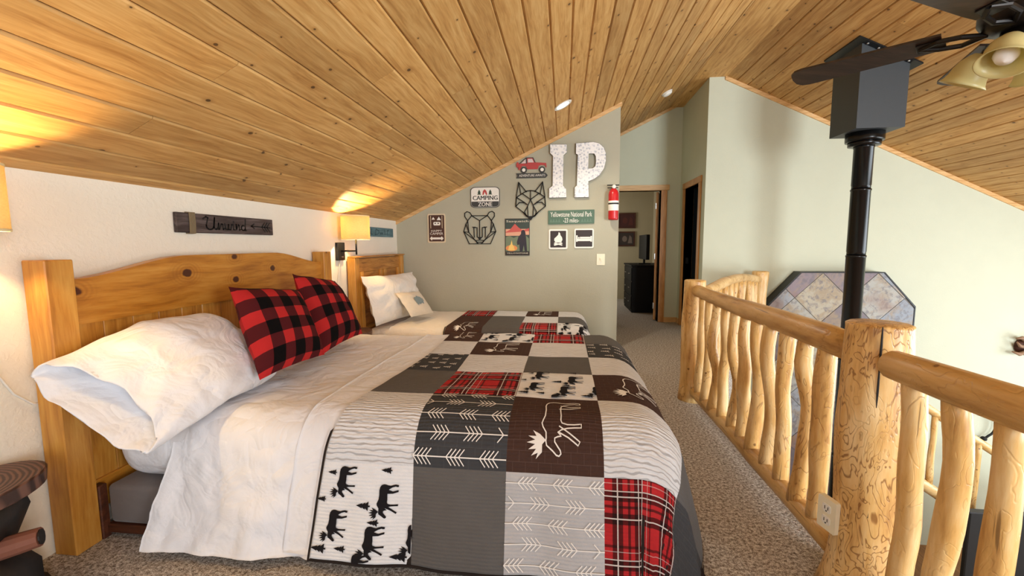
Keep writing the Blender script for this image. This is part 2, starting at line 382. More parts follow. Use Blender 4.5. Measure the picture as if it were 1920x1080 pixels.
def plank_rows(xs, side, y1):
    rr = random.Random(11 if side > 0 else 5)
    for i, x in enumerate(xs[:-1]):
        wd = (xs[i+1]-x)/cos(TH)-.002
        y = -2.6; first = True
        while y < y1-.01:
            L = rr.choice([1.8, 2.4, 3.0, 3.6, 4.2])
            if first: L = rr.choice([1.2, 2.4, 3.6, 3.0, 4.2]); first = False
            if y1-(y+L) < .7: L = round(y1-y, 2)
            o = bpy.data.objects.new('plank', plank_mesh(wd, L)); COL.objects.link(o); o.parent = ceil
            o.location = (x+.001, y, (zl(x) if side < 0 else zr(x))-.001); o.rotation_euler = (0, -TH if side < 0 else TH, 0)
            y += L
xsL = [XL-.02, -2.011]+[-2.011+.1285*k for k in range(1, 30)]
xsL = [x for x in xsL if x < 1.78]
plank_rows(xsL, -1, YD)
xsR = [1.87+.128*k for k in range(0, 42)]
plank_rows(xsR, 1, YH)
struct('trim_1', box(1.615, 2.03, -2.6, YD, 3.322, 3.346, .004), ceil_wood, at=(1.615, 0, 3.322))
struct('trim_2', prism([(XL, zl(XL)-.045), (XI+.012, zl(XI+.012)-.045), (XI+.012, zl(XI+.012)-.001), (XL, zl(XL)-.001)], xz(YI), 0, .018), trim_wood)
struct('trim_3', prism([(XI, zl(XI)-.045), (XS-.1, zl(XS-.1)-.045), (XS-.1, zl(XS-.1)-.001), (XI, zl(XI)-.001)], xz(YD), 0, .018), trim_wood)
struct('trim_4', prism([(1.99, zr(1.99)-.05), (7.1, zr(7.1)-.05), (7.1, zr(7.1)-.001), (1.99, zr(1.99)-.001)], xz(YH), 0, .018), trim_wood)
struct('baseboard_hall', join(box(D1b+.09, XS, YD-.014, YD, 0, .08), box(XS-.014, XS, D2b+.09, YD-.014, 0, .08)), trim_wood)

# doors with pine casing
d1 = struct('door_1', join(box(D1a-.02, D1a, YD-.001, YD+.121, 0, D1h), box(D1b, D1b+.02, YD-.001, YD+.121, 0, D1h), box(D1a-.02, D1b+.02, YD-.001, YD+.121, D1h, D1h+.02)), trim_wood_z)
add('casing', box(D1b, D1b+.09, YD-.02, YD-.0015, 0, D1h, .003), trim_wood_z, d1)
add('casing', box(D1a-.09, D1a, YD-.02, YD-.0015, 0, D1h, .003), trim_wood_z, d1)
add('head_casing', box(D1a-.11, D1b+.12, YD-.022, YD-.0015, D1h, D1h+.085, .003), trim_wood, d1)
lf = add('door_leaf', xform(box(-.036, 0, 0, .74, .012, D1h-.01, .003), Matrix.Translation((1.50, YD+.125, 0)) @ Matrix.Rotation(math.radians(-15), 4, 'Z')), trim_wood_z, d1)
for z in (.25, 1.05, 1.85): add('hinge', join(box(1.452, 1.463, YD+.10, YD+.135, z-.045, z+.045), tube([(1.452, YD+.10, z-.05), (1.452, YD+.10, z+.05)], .006, 8)), steel, lf)
d2 = struct('door_2', join(box(XS-.001, XS+.121, D2a-.02, D2a, 0, D2h), box(XS-.001, XS+.121, D2b, D2b+.02, 0, D2h), box(XS-.001, XS+.121, D2a-.02, D2b+.02, D2h, D2h+.02)), trim_wood_z)
add('casing', box(XS-.02, XS-.0015, D2a-.09, D2a, 0, D2h, .003), trim_wood_z, d2)
add('casing', box(XS-.02, XS-.0015, D2b, D2b+.09, 0, D2h, .003), trim_wood_z, d2)
add('head_casing', box(XS-.022, XS-.0015, D2a-.10, D2b+.10, D2h, D2h+.085, .003), trim_wood_z, d2)
add('door_leaf', box(XS+.125, XS+.80, D2a-.045, D2a-.008, .012, D2h-.01, .003), trim_wood_z, d2)
add('strike_plate', box(XS+.03, XS+.07, D2b-.012, D2b-.0005, .95, 1.04), black_metal, d2)

# ------------------------------------------------------------------ log railings
def log(name, p0, p1, r0, r1, mat, parent, bend=.0, seed=0, n=12, m=11, wob=.10, round_end=False, arch=0, bulge=0):
    rr = random.Random(seed); P0, P1 = Vector(p0), Vector(p1); ax = (P1-P0); L = ax.length; ax.normalize()
    s1 = ax.cross(Vector((0, 0, 1))); s1 = s1.normalized() if s1.length > .1 else Vector((1, 0, 0)); s2 = ax.cross(s1)
    a, b, c, d = (rr.uniform(-1, 1) for _ in range(4)); f1, f2 = rr.uniform(.6, 1.6), rr.uniform(.6, 1.6)
    path, rad = [], []
    for i in range(m):
        t = i/(m-1); e = sin(PI*t)
        off = s1*(bend*e*(a*sin(f1*PI*t+c*3)+.3*b*sin(4*PI*t)))+s2*(bend*e*(b*sin(f2*PI*t+d*3)))
        path.append(P0+ax*(L*t)+off+Vector((0, 0, arch*e)))
        rad.append((r0+(r1-r0)*t)*(1+.05*sin(7*t+seed))+bulge*(1-t)**3)
    if round_end:
        q = .35*r0; path = [path[0]-ax*0.0, path[0]+ax*q*.4, path[0]+ax*q]+path[1:]; rad = [r0*.62, r0*.9, r0*1.0]+rad[1:]
        path[-1] = path[-1]
    return add(name, tube(path, rad, n, True, wob, seed), mat, parent, True, at=tuple(P0))
def post(name, x, y, h, r0, r1, mat, parent, seed, n=18, bulge=.02):
    path, rad = [], []
    for i in range(15):
        t = i/14; path.append((x+.008*sin(3*t+seed), y+.008*cos(4*t+seed), h*t*.985)); rad.append(r0+(r1-r0)*t+bulge*exp(-t*9)+.004*sin(9*t+seed))
    path += [(path[-1][0], path[-1][1], h*.995), (path[-1][0], path[-1][1], h)]; rad += [r1*.97, r1*.88]
    return add(name, tube(path, rad, n, True, .07, seed), mat, parent, True, at=(x, y, 0))
XR = 1.04
rl = thing('log_railing', 'peeled log railing along the carpeted walkway between the two upright posts', 'railing', (XR, 3.54, 0))
post('post', XR, 3.54, .965, .092, .083, log_z, rl, 3)
post('newel_post', XR+.012, 1.545, .985, .112, .092, log_big, rl, 8, 28, .03)
crk = [(XR+.012-.0925*1.0*.62-.006*sin(z*9), 1.545-.0925*.82-.012*(.98-z)-.003*sin(z*23), z) for z in [.985-.03*k for k in range(0, 22)]]
crk = [(XR+.012+(.094+.021*(1-z/.985))*-.55, 1.545-(.094+.021*(1-z/.985))*.84, z) for _, _, z in crk]
add('drying_crack', tube(crk, [.0016+.0016*abs(sin(k*.7)) for k in range(22)], 6), flat_black, rl)
log('top_rail', (XR, 3.50, .885), (XR, 1.60, .872), .046, .056, log_y, rl, .012, 4, 14)
log('bottom_rail', (XR, 3.50, .085), (XR, 1.60, .095), .045, .047, log_y, rl, .008, 5, 12)
for i, y in enumerate([3.36, 3.20, 3.03, 2.87, 2.71, 2.56, 2.41, 2.265, 2.11, 1.955, 1.81]):
    rr = random.Random(i+30)
    log('baluster', (XR+rr.uniform(-.008, .008), y+rr.uniform(-.012, .012), .105), (XR, y+rr.uniform(-.012, .012), .865), .036+rr.uniform(-.003, .005), .031+rr.uniform(-.003, .004), log_z, rl, .034, i+50, 12, 13, .14)
rn = thing('log_railing', 'thick peeled log railing at the right edge, nearest the camera', 'railing', (XR, 1.0, 0))
log('top_rail', (XR-.04, 1.425, .88), (XR-.03, -.85, .895), .045, .052, log_y, rn, .006, 14, 14, 13, .08, True)
log('bottom_rail', (XR, 1.46, .085), (XR, -.85, .085), .047, .047, log_y, rn, .006, 15, 12, 11, .1, True)
for i, y in enumerate([1.352, 1.222, 1.078, .93, .79, .65, .51, .37, .23, .09, -.05, -.2, -.35, -.5, -.65]):
    rr = random.Random(i+80)
    log('baluster', (XR+rr.uniform(-.005, .005), y+.012, .10), (XR-.03, y-.01, .865), .031+rr.uniform(0, .004), .027+rr.uniform(0, .003), log_z, rn, .022, i+90, 12, 13, .13)
post('post', XR, -.92, .965, .10, .09, log_z, rn, 9)
rd = thing('log_railing', 'short arched log railing running diagonally to the post against the wall', 'railing', (2.46, 5.7, 0))
post('post', 2.44, 5.72, .905, .098, .09, log_z, rd, 5)
log('top_rail', (1.10, 3.63, .83), (2.40, 5.66, .80), .045, .048, log_d, rd, .0, 6, 12, 11, .08, False, .075)
log('bottom_rail', (1.10, 3.63, .085), (2.40, 5.66, .085), .045, .045, log_d, rd, .005, 7)
for i in range(11):
    t = .07+.86*i/10; x, y = 1.10+1.30*t, 3.63+2.03*t
    log('baluster', (x, y, .10), (x, y, .80+.03*(1-t)+.06*sin(PI*t)), .036, .032, log_z, rd, .02, i+120, 10, 9, .1)
# stair rail far below
rs = thing('stair_railing', 'pale log stair railing descending to the lower floor behind the near railing', 'railing', (3.8, 4.84, -2.7))
log('top_rail', (3.55, 4.84, -.31), (5.6, 4.86, -1.68), .042, .042, log_d, rs, .01, 21)
log('stringer', (3.5, 4.84, -1.10), (5.6, 4.86, -2.5), .06, .06, log_d, rs, .01, 22)
for i in range(9):
    x = 3.66+.215*i; zt = -.31-(x-3.55)*.668
    log('baluster', (x, 4.845, zt-.78), (x, 4.845, zt-.02), .03, .028, log_z, rs, .015, i+150, 8, 7, .1)
log('newel_post', (3.52, 4.84, -2.7), (3.52, 4.84, -.2), .07, .065, log_z, rs, .01, 23)
log('newel_post', (5.62, 4.86, -2.7), (5.62, 4.86, -1.55), .07, .065, log_z, rs, .01, 24)

# ------------------------------------------------------------------ hearth, stove pipe and chimney box
def slate_mat():
    t = NT('slate_tile'); co = t.coord(); r = t.rnd()
    off = t.n('ShaderNodeCombineXYZ', i0=t.math('MULTIPLY', r, 43.), i1=t.math('MULTIPLY', r, 17.), i2=t.math('MULTIPLY', r, 71.)).outputs[0]
    v = t.n('ShaderNodeVectorMath', {'operation': 'ADD'}, i0=co, i1=off).outputs[0]
    a = t.noise(v, 4, 5, .65, .8); b_ = t.noise(v, 13, 4, .7, .5); c = t.noise(v, 2.2, 2)
    base = t.ramp(t.math('FRACT', t.math('MULTIPLY', r, 7.3)), [(0, srgb('#8b8f95')), (.18, srgb('#7a6a70')), (.36, srgb('#9a9890')), (.52, srgb('#7f868f')), (.7, srgb('#a39a86')), (.86, srgb('#6c5f62'))], 'CONSTANT')
    col = t.mix(t.n('ShaderNodeMapRange', Value=a, i1=.46, i2=.6, i3=0., i4=.75).outputs[0], base, srgb('#8f7a5c'))
    col = t.mix(t.n('ShaderNodeMapRange', Value=b_, i1=.5, i2=.62, i3=0., i4=.7).outputs[0], col, srgb('#5f5a60'))
    col = t.mix(t.n('ShaderNodeMapRange', Value=c, i1=.58, i2=.68, i3=0., i4=.55).outputs[0], col, srgb('#7d5a46'))
    t.bump(t.math('ADD', a, b_), .4, .01)
    return t.set(col, .45)
slate = slate_mat(); grout = plain('grey_grout', '#777470', .9)
HC = 3.40
octo = [(HC-.845, -2.5), (HC+.845, -2.5), (HC+.845, .478), (HC+.475, .895), (HC-.475, .895), (HC-.845, .478)]
hp = thing('hearth_wall_panel', 'clipped-corner slate tile panel on the wall behind the stove pipe', 'tile panel', (HC, YH, -2.5))
YP = YH-.17
add('backing', prism(octo, xz(YH), .001, .158), black_metal, hp)
fr = [(x*1.0, z) for x, z in octo]
inner = [(HC+(x-HC)*.985, .0+(z if z < 0 else z-.012)) for x, z in octo]
add('edge_trim', prism(octo, xz(YH), .158, .176, [list(reversed(inner))]), black_metal, hp)
add('grout_bed', prism(inner, xz(YH), .158, .163), grout, hp)
def clip(poly, cp):
    out = poly; n = len(cp)
    for i in range(n):
        (ax, ay), (bx, by) = cp[i], cp[(i+1) % n]; inp = out; out = []
        f = lambda p: (bx-ax)*(p[1]-ay)-(by-ay)*(p[0]-ax)
        for j in range(len(inp)):
            p, q = inp[j], inp[(j+1) % len(inp)]; fp, fq = f(p), f(q)
            if fp >= 0: out.append(p)
            if (fp > 0) != (fq > 0) and abs(fp-fq) > 1e-12: t = fp/(fp-fq); out.append((p[0]+(q[0]-p[0])*t, p[1]+(q[1]-p[1])*t))
        if not out: return []
    return out
inn = [(HC+(x-HC)*.98, z-.014 if z > 0 else z) for x, z in octo]
TS = .44; c45 = cos(PI/4); k = 0
for i in range(-12, 13):
    for j in range(-12, 13):
        a, b = i*TS+.0035, j*TS+.0035; e = TS-.007
        q = [(HC-.22+(u-v)*c45, .26+(u+v)*c45) for u, v in ((a, b), (a+e, b), (a+e, b+e), (a, b+e))]
        q = clip(q, inn)
        if len(q) < 3: continue
        ar = abs(sum(q[m][0]*q[(m+1) % len(q)][1]-q[(m+1) % len(q)][0]*q[m][1] for m in range(len(q))))/2
        if ar < .0012: continue
        cx = sum(p[0] for p in q)/len(q); cz = sum(p[1] for p in q)/len(q); k += 1
        add('tile', prism(q, xz(YH), .163, .1715+.003*((k*37) % 5)/5), slate, hp, at=(cx, YP, cz))
BX, BY = 2.82, 4.56
cb = thing('chimney_box', 'square black metal chimney support box hanging from the sloped plank ceiling', 'chimney box', (BX, BY, 2.55))
h_ = .2
add('shell', xform(prism([(BX-h_, 2.28), (BX+h_, 2.28), (BX+h_, zr(BX+h_)-.004), (BX-h_, zr(BX-h_)-.004)], lambda a, b, d: (a, d, b), BY-h_, BY+h_), Matrix()), stove_black, cb)
fw = .262
add('ceiling_flange', prism([(BX-fw, zr(BX-fw)-.016), (BX+fw, zr(BX+fw)-.016), (BX+fw, zr(BX+fw)-.003), (BX-fw, zr(BX-fw)-.003)], lambda a, b, d: (a, d, b), BY-fw, BY+fw), black_metal, cb)
add('corner_strip', box(BX-h_-.003, BX-h_+.02, BY-h_-.003, BY-h_+.02, 2.285, zr(BX-h_)-.02), stove_black, cb)
for dx in (-.17, -.08, -.02, .17): add('screw', lathe([(0, -.008), (.009, -.006), (.010, 0)], (BX+dx, BY-fw+.035, zr(BX+dx)-.016), 8), steel, cb)
sp = thing('stove_pipe', 'tall black stove pipe rising from the wood stove to the chimney box', 'stove pipe', (BX, BY, -1.9))
pr_ = .079
add('collar', lathe([(.15, 2.20), (.152, 2.215), (.152, 2.275), (.145, 2.279), (.12, 2.279)], (BX, BY, 0), 28), pipe_black, sp, True)
add('collar_ring', lathe([(.10, 2.155), (.128, 2.16), (.13, 2.20), (.1, 2.201)], (BX, BY, 0), 28), pipe_black, sp, True)
for i, (a, b) in enumerate(((2.16, 1.76), (1.76, 1.13), (1.13, .1), (.1, -.9), (-.9, -1.78))):
    add('pipe_section', lathe([(pr_-.003, b), (pr_-.003, b+.03), (pr_, b+.035), (pr_, a-.02), (pr_+.004, a-.018), (pr_+.004, a-.002), (pr_, a)], (BX, BY, 0), 28), pipe_black, sp, True)
st = thing('wood_stove', 'black wood stove under the stove pipe on the lower floor', 'stove', (BX, BY, -2.7))
add('body', box(BX-.34, BX+.34, BY-.28, BY+.28, -2.5, -1.82, .02, 2), pipe_black, st)
add('top_plate', box(BX-.37, BX+.37, BY-.31, BY+.31, -1.82, -1.79, .006), pipe_black, st)
dr = add('door', box(BX-.22, BX+.22, BY-.305, BY-.281, -2.35, -1.95, .008), stove_black, st)
add('window', box(BX-.16, BX+.16, BY-.309, BY-.305, -2.25, -2.02), flat_black, dr)
for sx in (-1, 1):
    for sy in (-1, 1): add('leg', box(BX+sx*.28-.03, BX+sx*.28+.03, BY+sy*.22-.03, BY+sy*.22+.03, -2.7, -2.5, .005), pipe_black, st)
# ------------------------------------------------------------------ beds
def rounded_box(x0, x1, y0, y1, z0, z1, r, seg=4, sub=0, wr=0, seed=0):
    bm = bmesh.new(); V, F = box(x0, x1, y0, y1, z0, z1); vs = [bm.verts.new(v) for v in V]
    for f in F: bm.faces.new([vs[i] for i in f])
    bmesh.ops.bevel(bm, geom=list(bm.edges), offset=r, segments=seg, affect='EDGES', profile=.5)
    return from_bm(bm)
bed1 = thing('pine_bed', 'large honey pine bed with arched headboard in the foreground', 'bed', (-1.9, 2.42, 0))
Y0, Y1 = 1.41, 3.445
add('post', box(-2.052, -1.95, Y0, Y0+.10, 0, 1.20, .004), head_wood_z, bed1, at=(-2, Y0, 0))
add('post', box(-2.052, -1.95, Y1-.11, Y1, 0, 1.20, .004), head_wood_z, bed1, at=(-2, Y1, 0))
def yz(x): return lambda a, b, d: (x+d, a, b)
arch = [(Y0+.10, .93), (Y1-.11, .93)]
for k in range(25):
    t = k/24; y = Y1-.11-(Y1-Y0-.21)*t
    e = 1-abs(2*t-1); s_ = min(1, max(0, e/.62)); s_ = s_*s_*(3-2*s_)
    arch.append((y, 1.118+.085*s_))
add('arched_rail', prism(arch, yz(-2.03), 0, .048), arch_wood, bed1, at=(-2.03, Y0, .93))
n = 14; wd = (Y1-Y0-.21)/n
for i in range(n): add('panel_board', box(-2.022, -2.0, Y0+.10+i*wd+.001, Y0+.10+(i+1)*wd-.001, .24, .932, .003), head_wood_z, bed1, at=(-2.01, Y0+.10+i*wd, .24))
add('lower_rail', box(-2.03, -1.985, Y0+.10, Y1-.11, .12, .25, .004), head_wood, bed1, at=(-2, Y0, .12))
for y in (1.545, 3.335): add('side_rail', box(-1.95, .32, y-.015, y+.015, .02, .06, .004), frame_wood, bed1)
add('leg_block', box(-1.985, -1.945, Y0+.10, Y0+.135, 0, .24, .004), frame_wood, bed1)
for x in (-1.2, -.4, .25):
    for y in (1.6, 3.28): add('leg', box(x-.025, x+.025, y-.025, y+.025, 0, .04), frame_wood, bed1)
add_t = lambda *a, **k: add(*a, **k)
add('box_spring', rounded_box(-1.94, .30, 1.535, 3.35, .061, .235, .02, 2), grey_fabric, None, True, at=(-.8, 2.4, .061), label='grey box spring under the large foreground mattress', cat='box spring')

class Drape:
    """cloth lying on a bed: flat coords (a along the bed, b across) -> point on the draped surface"""
    def __init__(s, ae, bn, bf, zt, R, tm=1.33, fold=.012, seed=0, freq=7., floor_z=.012, top=.006):
        s.__dict__.update(ae=ae, bn=bn, bf=bf, zt=zt, R=R, tm=tm, fold=fold, seed=seed, freq=freq, fz=floor_z, top=top)
    def __call__(s, a, b, off=0.0):
        da = max(0., a-s.ae); db = b-s.bn if b < s.bn else (b-s.bf if b > s.bf else 0.)
        r = hypot(da, db); th = 0; dx, dy = 0, 0; x, y, z = a-da, b-db, s.zt; rem = 0
        if r > 1e-9:
            dx, dy = da/r, db/r; th = min(r/s.R, s.tm); h = s.R*sin(th); dp = s.R*(1-cos(th)); rem = max(0, r-s.R*s.tm)
            h += rem*cos(s.tm); dp += rem*sin(s.tm)
            if s.zt-dp < s.fz: ex = s.fz-(s.zt-dp); dp -= ex; h += ex*.55
            x += dx*h; y += dy*h; z -= dp
        nx, ny, nz = dx*sin(th), dy*sin(th), cos(th)
        tc = a*abs(dy)+b*abs(dx)
        k = min(1, rem/.25)
        o = off+s.fold*k*(sin(s.freq*tc*2+s.seed)+.5*sin(s.freq*tc*3.7+1+s.seed))
        o += s.top*(mnoise.noise(Vector((a*3.5+s.seed, b*3.5, 0)))+.5*mnoise.noise(Vector((a*8, b*8, s.seed))))
        return (x+nx*o, y+ny*o, z+nz*o)
def surf(fn, us, vs):
    V = [fn(u, v) for u in us for v in vs]; m = len(vs); F = []
    for i in range(len(us)-1):
        for j in range(m-1): F.append((i*m+j, (i+1)*m+j, (i+1)*m+j+1, i*m+j+1))
    return V, F
def lin(a, b, n): return [a+(b-a)*i/(n-1) for i in range(n)]
def thick_sheet(fn, us, vs, t):
    """closed cloth: upper surface fn(u,v,0), underside fn(u,v,-t)"""
    A = surf(lambda u, v: fn(u, v, 0.), us, vs); B = surf(lambda u, v: fn(u, v, -t), us, vs)
    nA = len(A[0]); m = len(vs); nU = len(us)
    F = list(A[1])+[tuple(nA+i for i in reversed(f)) for f in B[1]]
    edge = [i*m for i in range(nU)]+[(nU-1)*m+j for j in range(1, m)]+[i*m+m-1 for i in range(nU-2, -1, -1)]+[j for j in range(m-2, 0, -1)]
    for q, w_ in zip(edge, edge[1:]+edge[:1]): F.append((q, w_, nA+w_, nA+q))
    return A[0]+B[0], F

# mattress of the near bed: a fitted sheet with soft sagging lower edge
D1 = Drape(.27, 1.72, 3.16, .56, .19, 1.33, .010, 0)
add('mattress', rounded_box(-1.94, .41, 1.545, 3.34, .236, .535, .13, 6), white_cloth, None, True, at=(-.8, 2.4, .236), label='white fitted mattress on the large foreground bed', cat='mattress')
# white top sheet hanging over the near side
def sheet1(u, v, o):
    # u along the bed, v across; the head-side edge slants outwards towards the hem
    a = u+(-.055*max(0, (1.45-v)/.4) if u < -1.3 else 0)
    wr = 0
    hang = max(0, min(1, (1.72-v)/.4))
    wr += .010*hang*mnoise.noise(Vector((u*9+3, v*11, 1)))+.006*mnoise.noise(Vector((u*16, v*13, 4)))*(.35+hang)
    wr += .007*abs(mnoise.noise(Vector((u*4+v*6, v*3-u*5, 2))))
    wr += hang*(.016*abs(mnoise.noise(Vector((u*7-v*4, v*9+u*3, 12))))+.010*abs(mnoise.noise(Vector((u*15+v*9, v*17, 15)))))
    fl = .03*max(0, (1.38-v)/.3)*max(0, min(1, (-1.05-u)/.2))
    p = D1(a, v, o+wr-.010); return (p[0], p[1]-fl, p[2])
add('bed_sheet', thick_sheet(sheet1, lin(-1.615, -.55, 90), lin(1.085, 3.75, 190), .004), white_cloth, None, True, at=(-1, 2.4, .5), label='wrinkled white sheet hanging over the near side of the foreground bed', cat='sheet')
def fold1(u, v, o):
    p = D1(u+.03*(v-1.1)*.5+.01*sin(v*5), v, o+.003+.003*mnoise.noise(Vector((u*9, v*7, 9)))); return p
sh = bpy.data.objects['bed_sheet']
add('folded_hem', thick_sheet(fold1, lin(-1.075, -.84, 14), lin(1.10, 3.74, 90), .005), white_cloth, sh, True)

# ------------------------------------------------------------------ quilt patch materials (uv: one patch = unit square)
def quilt_base(t, col, quilting=.28, rough=.95):
    uv = t.coord('UV'); sp = t.n('ShaderNodeSeparateXYZ', i0=uv)
    wv = t.n('ShaderNodeTexWave', {'bands_direction': 'Y'}, Vector=uv, Scale=8.5, Distortion=1.6, Detail=2.0)
    wv.inputs['Detail Scale'].default_value = 2.5
    fz = t.noise(uv, 70, 3)
    t.bump(t.math('ADD', wv.outputs[1], t.math('MULTIPLY', fz, .6)), quilting, .012)
    fc = t.noise(uv, 160, 2)
    c2 = t.mix(t.math('MULTIPLY', fc, .18), col, (.04, .04, .04))
    m = t.set(c2, rough, 0, .1); return m
def q_plain(name, hexc, stitch=None):
    t = NT(name); c = srgb(hexc)
    col = t.mix(t.noise(t.coord('UV'), 6, 3), tuple(x*.9 for x in c), tuple(x*1.08 for x in c))
    if stitch:
        br = t.n('ShaderNodeTexBrick', Vector=t.coord('UV'), Scale=6.0)
        br.inputs['Mortar Size'].default_value = .012; br.inputs['Brick Width'].default_value = .8; br.inputs['Row Height'].default_value = .55
        col = t.mix(t.math('MULTIPLY', br.outputs['Fac'], .35), col, srgb(stitch))
    return quilt_base(t, col)
def q_tartan(name='tartan_patch'):
    t = NT(name); sp = t.n('ShaderNodeSeparateXYZ', i0=t.coord('UV'))
    def dirn(s, ph):
        f = t.math('FRACT', t.math('ADD', t.math('MULTIPLY', s, 1.55), ph))
        dk = t.ramp(f, [(0, 0.), (.22, .8), (.38, .0), (.46, .75), (.50, 0.), (.56, .8), (.72, 0.), (.88, .7), (.92, 0.)], 'CONSTANT')
        wl = t.ramp(f, [(0, 0.), (.29, 1.), (.31, 0.), (.62, 1.), (.64, 0.), (.70, 1.), (.715, 0.), (.82, .5), (.83, 0.)], 'CONSTANT')
        return dk, wl
    d1_, w1 = dirn(sp.outputs[0], .1); d2_, w2 = dirn(sp.outputs[1], .35)
    inv = t.math('MULTIPLY', t.math('SUBTRACT', 1., d1_), t.math('SUBTRACT', 1., d2_))
    col = t.mix(inv, srgb('#15100f'), srgb('#b52a2e'))
    col = t.mix(t.math('MULTIPLY', t.math('MAXIMUM', w1, w2), .75), col, srgb('#e8e0dc'))
    return quilt_base(t, col, .25)
def q_grain(name='woodgrain_patch'):
    t = NT(name); uv = t.coord('UV')
    rn_ = t.rnd(); off = t.n('ShaderNodeCombineXYZ', i0=t.math('MULTIPLY', rn_, 9.), i1=t.math('MULTIPLY', rn_, 5.)).outputs[0]
    v = t.n('ShaderNodeVectorMath', {'operation': 'ADD'}, i0=uv, i1=off).outputs[0]
    wv = t.n('ShaderNodeTexWave', {'bands_direction': 'Y'}, Vector=t.mapv(v, (.45, 1, 1)), Scale=6.5, Distortion=5.5, Detail=1.0)
    wv.inputs['Detail Scale'].default_value = 1.6
    l = t.n('ShaderNodeMapRange', {'interpolation_type': 'SMOOTHSTEP'}, Value=wv.outputs[1], i1=.08, i2=.24, i3=1., i4=0.).outputs[0]
    col = t.mix(t.math('MULTIPLY', l, .6), srgb('#e4e6ea'), srgb('#918f90'))
    return quilt_base(t, col, .4)
Q = dict(white=q_plain('white_patch', '#e9ebef'), gray=q_plain('grey_patch', '#636160'), char=q_plain('charcoal_patch', '#434447', '#626265'),
         lgray=q_plain('light_grey_patch', '#bcbcbf'), brown=q_plain('brown_patch', '#48332c', '#75625a'), tart=q_tartan(), grain=q_grain())
q_black = plain('print_black', '#1f1d20', .95, 0, .1); q_whitethread = plain('white_thread', '#e9e6e2', .9, 0, .1); q_dkthread = plain('grey_thread', '#77736f', .9, 0, .1)
q_hem = plain('dark_hem', '#2b2523', .95, 0, .1)

MOOSE = [(-.45, 0), (-.39, 0), (-.385, .05), (-.40, .10), (-.37, .20), (-.31, .30), (-.24, .35), (-.12, .355), (.0, .345), (.10, .35), (.15, .33), (.175, .24), (.175, .12), (.165, .03), (.16, 0), (.22, 0), (.225, .12), (.235, .24), (.26, .34), (.30, .40), (.33, .36), (.35, .34), (.36, .40), (.38, .45),
         (.43, .45), (.49, .40), (.54, .355), (.58, .345), (.61, .375), (.60, .42), (.55, .48), (.51, .54), (.48, .585), (.42, .60), (.38, .595), (.30, .60), (.22, .655), (.16, .675), (.10, .655), (.02, .625), (-.12, .615), (-.26, .625), (-.36, .61), (-.43, .565), (-.46, .49), (-.455, .42), (-.43, .34), (-.42, .26), (-.45, .17), (-.465, .10)]
ANTLER = [(.41, .60), (.47, .66), (.57, .66), (.66, .76), (.58, .73), (.62, .84), (.53, .76), (.54, .89), (.47, .78), (.45, .92), (.41, .78), (.36, .90), (.36, .76), (.28, .82), (.33, .70)]
LEG2 = [(-.30, .36), (-.24, .18), (-.29, .0), (-.23, .0), (-.17, .18), (-.16, .38)]
LEG3 = [(.20, .38), (.31, .2), (.42, .03), (.47, .06), (.37, .22), (.29, .40)]
TREE = [(-.05, 0), (-.05, .12), (-.32, .12), (-.14, .34), (-.24, .34), (-.10, .56), (-.17, .56), (0, 1), (.17, .56), (.10, .56), (.24, .34), (.14, .34), (.32, .12), (.05, .12), (.05, 0)]

